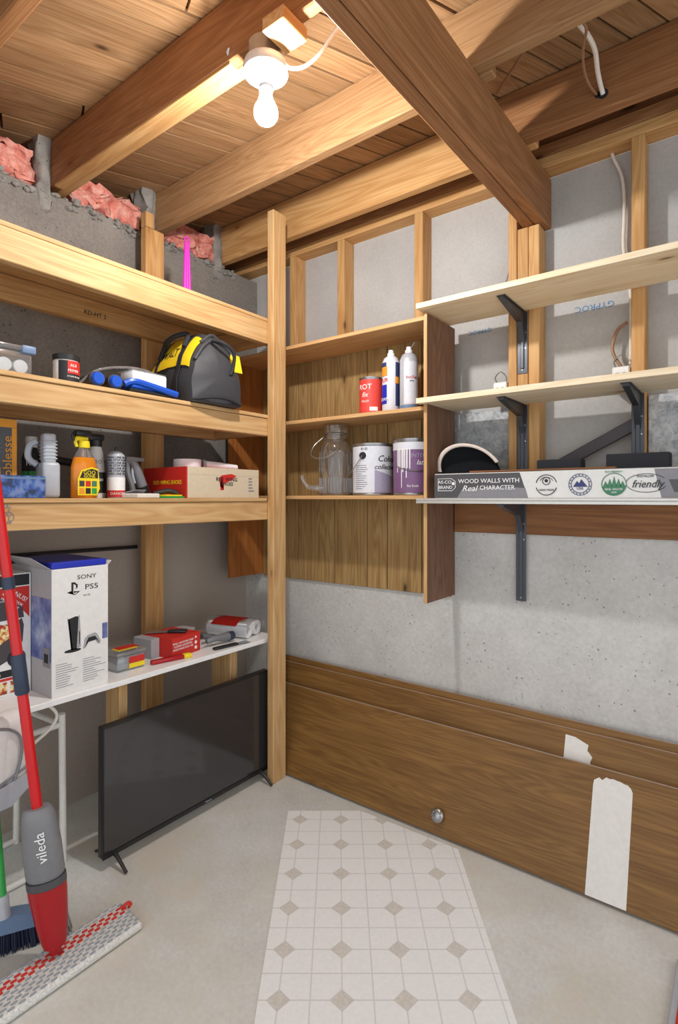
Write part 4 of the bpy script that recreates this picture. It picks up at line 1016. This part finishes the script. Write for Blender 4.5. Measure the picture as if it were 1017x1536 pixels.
# ================================================================ BOOKCASE CONTENTS
ZB2, ZB3 = 1.7295, 1.3615
FRONT = math.atan2(-.84, .54)        # the side of a can that looks at the camera
rc = thing('red_can', 'small red paint tin on the upper bookcase shelf', 'tin', (-1.405, 2.12, ZB2))
bm = new(); lathe(bm, [(.053, 0), (.055, .003), (.053, .006), (.053, .163), (.055, .166), (.055, .172), (.047, .172), (.046, .168)], 32); obj('can_body', bm, 'steel', rc, True)
cylpatch('label', .0532, FRONT - 1.7, FRONT + 1.7, .01, .160, 'salmon', rc, 24)
text('ROT', .034, (0, 0, .125), PX, PZ, 'white', rc, cyl=(.0542, FRONT - .55)); text('fix', .032, (0, 0, .09), PX, PZ, 'white', rc, cyl=(.0542, FRONT - .55), shear=.3)
text('FILLER', .014, (0, 0, .06), PX, PZ, 'paper', rc, cyl=(.0542, FRONT - .5)); cylpatch('label', .0543, FRONT - .1, FRONT + .6, .016, .034, 'white', rc)
def aero(x, y, r, ht, label, body, col):
    t_ = thing('aerosol_can', label, 'aerosol can', (x, y, ZB2), 0, 'aerosol cans on the upper bookcase shelf')
    bm = new(); lathe(bm, [(r - .002, 0), (r, .004), (r, ht * .80), (r - .002, ht * .81), (r * .78, ht * .87), (r * .5, ht * .90), (r * .45, ht * .905)], 28); obj('can_body', bm, body, t_, True)
    bm = new(); lathe(bm, [(r * .42, ht * .905), (r * .42, ht * .95), (r * .30, ht * .955), (r * .28, ht)], 16); obj('nozzle', bm, 'white', t_, True)
    return t_
a1 = aero(-1.297, 2.12, .040, .285, 'blue and white aerosol can with orange mark beside the red tin', 'canlabel', 0)
for lo, hi, z0, z1, m_ in ((-1.5, -.55, .17, .225, 'inknavy'), (.5, 1.5, .03, .225, 'inknavy'), (-1.5, -.5, .085, .125, 'royal'), (-1.4, -.5, .04, .085, 'royal'), (-1.3, -.45, .165, .205, 'orange'), (.45, 1.0, .13, .16, 'orange')):
    cylpatch('label', .0402 + (.0009 if m_ in ('orange', 'royal') else 0), FRONT + lo, FRONT + hi, z0, z1, m_, a1)
text('PUR', .026, (0, 0, .145), PX, PZ, 'cred', a1, cyl=(.041, FRONT - .9)); text('FOAM', .02, (0, 0, .06), PX, PZ, 'white', a1, cyl=(.0422, FRONT - .9))
a2 = aero(-1.205, 2.12, .040, .285, 'silver grey aerosol can with pale blue base next to the panel', 'cansil', 0)
cylpatch('label', .0402, FRONT - .6, FRONT + 1.2, .03, .215, 'canlabel', a2); cylpatch('label', .0402, FRONT - 1.5, FRONT + 1.5, .004, .026, 'bluegrey', a2)
text('BonTek', .016, (0, 0, .145), PX, PZ, 'cred', a2, cyl=(.0412, FRONT + .25)); text('spray', .009, (0, 0, .13), PX, PZ, 'ink', a2, cyl=(.0412, FRONT + .25))
bm = new(); tube(bm, [(.005, 0, .275), (.02, -.005, .285), (.035, -.01, .30)], .0025, 6); obj('straw', bm, 'inkgrey', a2, True)
def pcan(x, y, r, ht, label):
    t_ = thing('paint_can', label, 'paint can', (x, y, ZB3), 0, 'paint cans on the lower bookcase shelf')
    bm = new(); lathe(bm, [(r - .003, 0), (r, .003), (r, .007), (r - .002, .01), (r - .002, ht - .012), (r, ht - .009), (r, ht - .001), (r - .004, ht), (r - .012, ht), (r - .014, ht - .005)], 40); obj('can_body', bm, 'steel', t_, True)
    return t_
c1 = pcan(-1.405, 2.135, .0935, .237, 'white and lilac paint can beside the glass jar')
cylpatch('label', .0918, FRONT - 1.75, FRONT + 1.75, .012, .222, 'canlabel', c1, 30)
cylpatch('label', .0928, FRONT + .1, FRONT + 1.75, .012, .1, 'lilac', c1, 18, cutz=lambda q_: .115 - .045 * q_)
text('Colour', .040, (0, 0, .165), PX, PZ, 'ink', c1, cyl=(.0929, FRONT + .85), shear=.35); text('collection', .032, (0, 0, .128), PX, PZ, 'ink', c1, cyl=(.0929, FRONT + .75), shear=.35)
text('B1-25', .014, (0, 0, .21), PX, PZ, 'ink', c1, cyl=(.0929, FRONT - .42))
bm = new(); cy(bm, (.0915 * math.cos(FRONT - .5), .0915 * math.sin(FRONT - .5), .18), (.099 * math.cos(FRONT - .5), .099 * math.sin(FRONT - .5), .18), .017, .015, 18); obj('handle_boss', bm, 'ink', c1, True)
bm = new(); tube(bm, [((.098 + .004 * k) * math.cos(FRONT - .5 - .19 * k), (.098 + .004 * k) * math.sin(FRONT - .5 - .19 * k), .18 - .03 * k + .002 * k * k) for k in range(5)], .002, 6); obj('wire_handle', bm, 'wire', c1, True)
for k in range(12):
    w_ = .35 + .4 * R.random(); cylpatch('small_print', .0929, FRONT - .95, FRONT - .95 + w_, .03 + k * .0095, .0322 + k * .0095, 'inkgrey', c1, 6)
c2 = pcan(-1.19, 2.135, .090, .245, 'purple paint can with white drips beside the bookcase side panel')
cylpatch('label', .0882, FRONT - 1.75, FRONT + 1.75, .012, .228, 'purple', c2, 30)
cylpatch('label', .0892, FRONT - 1.75, FRONT + 1.75, .196, .228, 'canlabel', c2, 30)
for k in range(9):
    a0 = FRONT - .95 + k * .085 + R.uniform(-.02, .02); cylpatch('paint_drip', .0892, a0, a0 + R.uniform(.03, .06), R.uniform(.02, .12), .2, 'white', c2, 3)
text('INTERIOR', .024, (0, 0, .17), PX, PZ, 'lilac', c2, cyl=(.0893, FRONT + .4)); text('latex', .03, (0, 0, .14), PX, PZ, 'white', c2, cyl=(.0893, FRONT + .4), shear=.3); text('flat finish', .014, (0, 0, .04), PX, PZ, 'white', c2, cyl=(.0893, FRONT - .1))
cylpatch('green_tag', .0895, FRONT + .7, FRONT + .95, .045, .068, 'green', c2, 4)
bm = new(); tube(bm, [(.092 * math.cos(FRONT - .95 + .25 * k), .092 * math.sin(FRONT - .95 + .25 * k), .125 - .02 * math.sin(k * math.pi / 8)) for k in range(9)], .002, 6); obj('wire_handle', bm, 'wire', c2, True)
# glass drink jar
gj = thing('glass_jar', 'clear glass drink dispenser jar with wire handle on the lower bookcase shelf', 'jar', (-1.617, 2.13, ZB3))
prof = [(.070, 0), (.078, .01), (.076, .03), (.078, .09), (.078, .2), (.074, .235), (.058, .262), (.053, .268), (.054, .30)]
bm = new(); lathe(bm, prof, 40, cap=False)
for v in bm.verts:
    a = math.atan2(v.co.y, v.co.x); r = math.hypot(v.co.x, v.co.y)
    if v.co.z < .1 and v.co.z > .005: v.co *= 1
bmesh.ops.solidify(bm, geom=bm.faces[:], thickness=.004); obj('jar_body', bm, 'glass', gj, True)
bm = new(); lathe(bm, [(.0, .0), (.068, .001), (.072, .008), (.0, .012)], 32, cap=False); obj('jar_base', bm, 'glass', gj, True)
bm = new()
for k in range(32):
    a = k * math.pi / 16; cy(bm, (.0785 * math.cos(a), .0785 * math.sin(a), .014), (.079 * math.cos(a), .079 * math.sin(a), .085), .0035, seg=6)
for k in range(10):
    a = k * math.pi / 5
    for s_ in range(3):
        pts = [(.0795 * math.cos(a + .2 * math.cos(q_) * (.5 + .25 * s_)), .0795 * math.sin(a + .2 * math.cos(q_) * (.5 + .25 * s_)), .13 + .05 * s_ * .6 + .026 * math.sin(q_)) for q_ in [j * math.pi / 4 for j in range(9)]]
        tube(bm, pts, .0022, 5, smooth=False)
tag(obj('embossing', bm, 'glass', gj, True), kind='stuff')
bm = new(); lathe(bm, [(.057, .302), (.059, .304), (.059, .335), (.055, .34), (.002, .341)], 36); obj('jar_lid', bm, 'glass', gj, True)
bm = new()
for z_ in (.27, .3): tube(bm, [(.0575 * math.cos(k * math.pi / 12), .0575 * math.sin(k * math.pi / 12), z_) for k in range(25)], .002, 5, smooth=False)
obj('neck_wire', bm, 'wire', gj, True)
bm = new(); tube(bm, [(-.052, -.03, .285), (-.085, -.065, .24), (-.07, -.10, .19), (0, -.105, .175), (.06, -.075, .21), (.058, -.02, .27)], .0035, 8); obj('wire_handle', bm, 'wire', gj, True)
bm = new(); cy(bm, (-.03, -.07, .036), (-.055, -.105, .036), .016, .014, 14); tube(bm, [(-.05, -.1, .036), (-.085, -.108, .042), (-.12, -.1, .07), (-.135, -.095, .095)], lambda q_: .012 - .002 * q_, 8); obj('spigot', bm, 'clear', gj, True)

# ================================================================ LOWEST BRACKET SHELF CONTENTS
ZL = 1.3485
lb = thing('panel_box', 'long white and charcoal carton of wood wall panels on the lowest bracket shelf', 'box', (-1.02, 2.0, ZL))
bm = new(); bx(bm, 0, 1.7, 0, .10, 0, .098, .003); obj('box_body', bm, 'wrap', lb)
Q = lambda n_, poly, m_, d=0: patch(n_, poly, (0, -d, 0), PX, PZ, m_, lb)
Q('dark_print', [(.002, .002), (.376, .002), (.345, .095), (.002, .095)], 'charcoal')
Q('grey_band', [(.10, .002), (.376, .002), (.366, .038), (.26, .044), (.12, .034)], 'inkgrey', .0006)
Q('dark_print', [(.795, .002), (1.6, .002), (1.6, .095), (.775, .095)], 'inkgrey')
Q('wood_print', [(.83, .02), (1.5, .03), (1.5, .07), (.815, .06)], 'charcoal', .0006)
text('WOOD WALLS WITH', .0235, (.225, -.0013, .066), PX, PZ, 'white', lb, sx=1.05)
text('Real', .031, (.15, -.0013, .038), PX, PZ, 'white', lb, shear=.35, sx=1.15); text('CHARACTER', .0235, (.26, -.0013, .040), PX, PZ, 'white', lb)
bm = new(); tube(bm, [(.018, -.0012, .03), (.018, -.0012, .078), (.075, -.0012, .078), (.092, -.0012, .066), (.092, -.0012, .042), (.078, -.0012, .03), (.018, -.0012, .03)], .0012, 4, smooth=False); obj('logo', bm, 'white', lb)
text('AS-CO', .018, (.047, -.0013, .064), PX, PZ, 'white', lb, sx=1.1); text('BRAND', .018, (.05, -.0013, .043), PX, PZ, 'white', lb); Q('logo', disc(.083, .058, .006), 'white', .0007)
def ring(cx, cz, r, m_, rr_=.0014, a0=0, a1=2 * math.pi, d=.0012):
    bm = new(); tube(bm, [(cx + r * math.cos(a0 + (a1 - a0) * k / 20), -d, cz + r * math.sin(a0 + (a1 - a0) * k / 20)) for k in range(21)], rr_, 4, smooth=False); return obj('emblem', bm, m_, lb)
ring(.44, .048, .036, 'ink', .0016, .25, 2.9); ring(.44, .048, .036, 'ink', .0016, 3.4, 6.0); ring(.44, .062, .013, 'ink'); ring(.44, .050, .026, 'ink', .001, .5, 2.6); Q('emblem', disc(.44, .063, .006), 'ink', .0007)
text('HAND MADE', .009, (.44, -.0013, .03), PX, PZ, 'ink', lb)
ring(.553, .048, .037, 'inknavy', .001); ring(.553, .048, .029, 'inknavy', .0012); Q('emblem', [(.53, .04), (.543, .06), (.55, .052), (.557, .066), (.577, .04)], 'inknavy', .0007)
for k in range(18):
    a = .3 + k * .34; Q('emblem', disc(.553 + .033 * math.cos(a), .048 + .033 * math.sin(a), .0022, 5), 'inknavy', .0007)
text('USA', .012, (.553, -.0013, .034), PX, PZ, 'inknavy', lb)
ring(.658, .047, .037, 'inkgreen', .0014)
Q('emblem', [(.622, .04), (.694, .04), (.688, .026), (.674, .014), (.658, .010), (.642, .014), (.628, .026)], 'inkgreen', .0005)
for k, (x_, h_) in enumerate(((.633, .058), (.646, .066), (.659, .074), (.672, .066), (.684, .058))): Q('emblem', [(x_ - .008, .040), (x_ + .008, .040), (x_, h_)], 'inkgreen', .0009)
text('REAL WOOD', .009, (.658, -.0018, .03), PX, PZ, 'white', lb); text('100%', .008, (.658, -.0018, .02), PX, PZ, 'white', lb); text('ECO FRIENDLY', .008, (.658, -.0013, .089), PX, PZ, 'inkgreen', lb)
text('friendly', .035, (.755, -.0013, .046), PX, PZ, 'ink', lb, shear=.35, sx=.85); text('INSTALLER', .010, (.75, -.0013, .072), PX, PZ, 'ink', lb)
bm = new(); tube(bm, [(.752 + .058 * math.cos(a), -.0012, .05 + .03 * math.sin(a)) for a in [.5 + k * math.pi / 11 for k in range(20)]], .0009, 4, smooth=False); obj('emblem', bm, 'ink', lb)
bm = new(); bx(bm, .42, 1.7, .003, .0985, .0985, .0995); Qw = obj('film_wrap', bm, 'clear', lb)
# cap
cp = thing('baseball_cap', 'beige and black cap standing on edge behind the panel carton', 'cap', (-.945, 2.175, ZL), math.radians(10))
bm = new(); n = 20
prof = [(.112 * math.cos(t_), .105 * math.sin(t_)) for t_ in [k * math.pi / 2 / 7 for k in range(8)]]
rings_ = []
for r_, d_ in prof: rings_.append([bm.verts.new((r_ * math.cos(2 * math.pi * i / n), d_, .112 + r_ * .95 * math.sin(2 * math.pi * i / n))) for i in range(n)])
for a, b in zip(rings_, rings_[1:]):
    for i in range(n): bm.faces.new((a[i], a[(i + 1) % n], b[(i + 1) % n], b[i]))
for v in bm.verts: v.co.y = v.co.y * .55 - .035
bmesh.ops.solidify(bm, geom=bm.faces[:], thickness=.003); obj('crown', bm, 'foam', cp, True)
bm = new(); pts = [(.113 * math.cos(a), -.037, .112 + .110 * math.sin(a)) for a in [math.radians(18 + k * 9) for k in range(19)]]
tube(bm, pts, lambda q_: .0075, 8); obj('sweatband', bm, 'capbeige', cp, True)
bm = new(); g_ = []
for k in range(13):
    a = math.radians(20 + k * 8.5); w_ = .035 * math.sin(k * math.pi / 12) + .004
    g_.append([bm.verts.new((r_ * math.cos(a), -.033 + dy, .112 + r_ * .98 * math.sin(a))) for r_, dy in ((.112, 0), (.116, w_ * .5), (.113, w_))])
for a, b in zip(g_, g_[1:]):
    for i in range(2): bm.faces.new((a[i], a[i + 1], b[i + 1], b[i]))
bmesh.ops.solidify(bm, geom=bm.faces[:], thickness=.002); obj('panel', bm, 'capbeige', cp, True)
for ch in cp.children:
    for v in ch.data.vertices: v.co.x = v.co.x * 1.12 - (v.co.z - .112) * .3 + .01
st = board('wood_strip', -.88, -.36, 2.02, 2.045, ZL + .0998, ZL + .107, 'x', 'ledger'); tag(st, 'thin brown wood strip lying on the panel carton', 'wood strip')
for x0, x1, lab in ((-.655, -.495, 'black foam block behind the panel carton near the post stud'), (-.412, -.216, 'black foam block behind the panel carton below the right bracket')):
    bm = new(); bx(bm, x0, x1, 2.135, 2.20, ZL, 1.506 if x0 > -.5 else 1.495, .003); tag(obj('foam_block', bm, 'foam'), lab, 'foam block', 'foam blocks on the lowest bracket shelf')
dg_ = board('angled_board', -.62, -.30, 2.30, 2.32, 0, .045, 'x', 'pan'); dg_.location = (-.47, 2.315, 1.562); dg_.rotation_euler = (0, math.radians(-28), 0)
tag(dg_, 'dark brown strip leaning at a slant between the studs', 'wood strip')
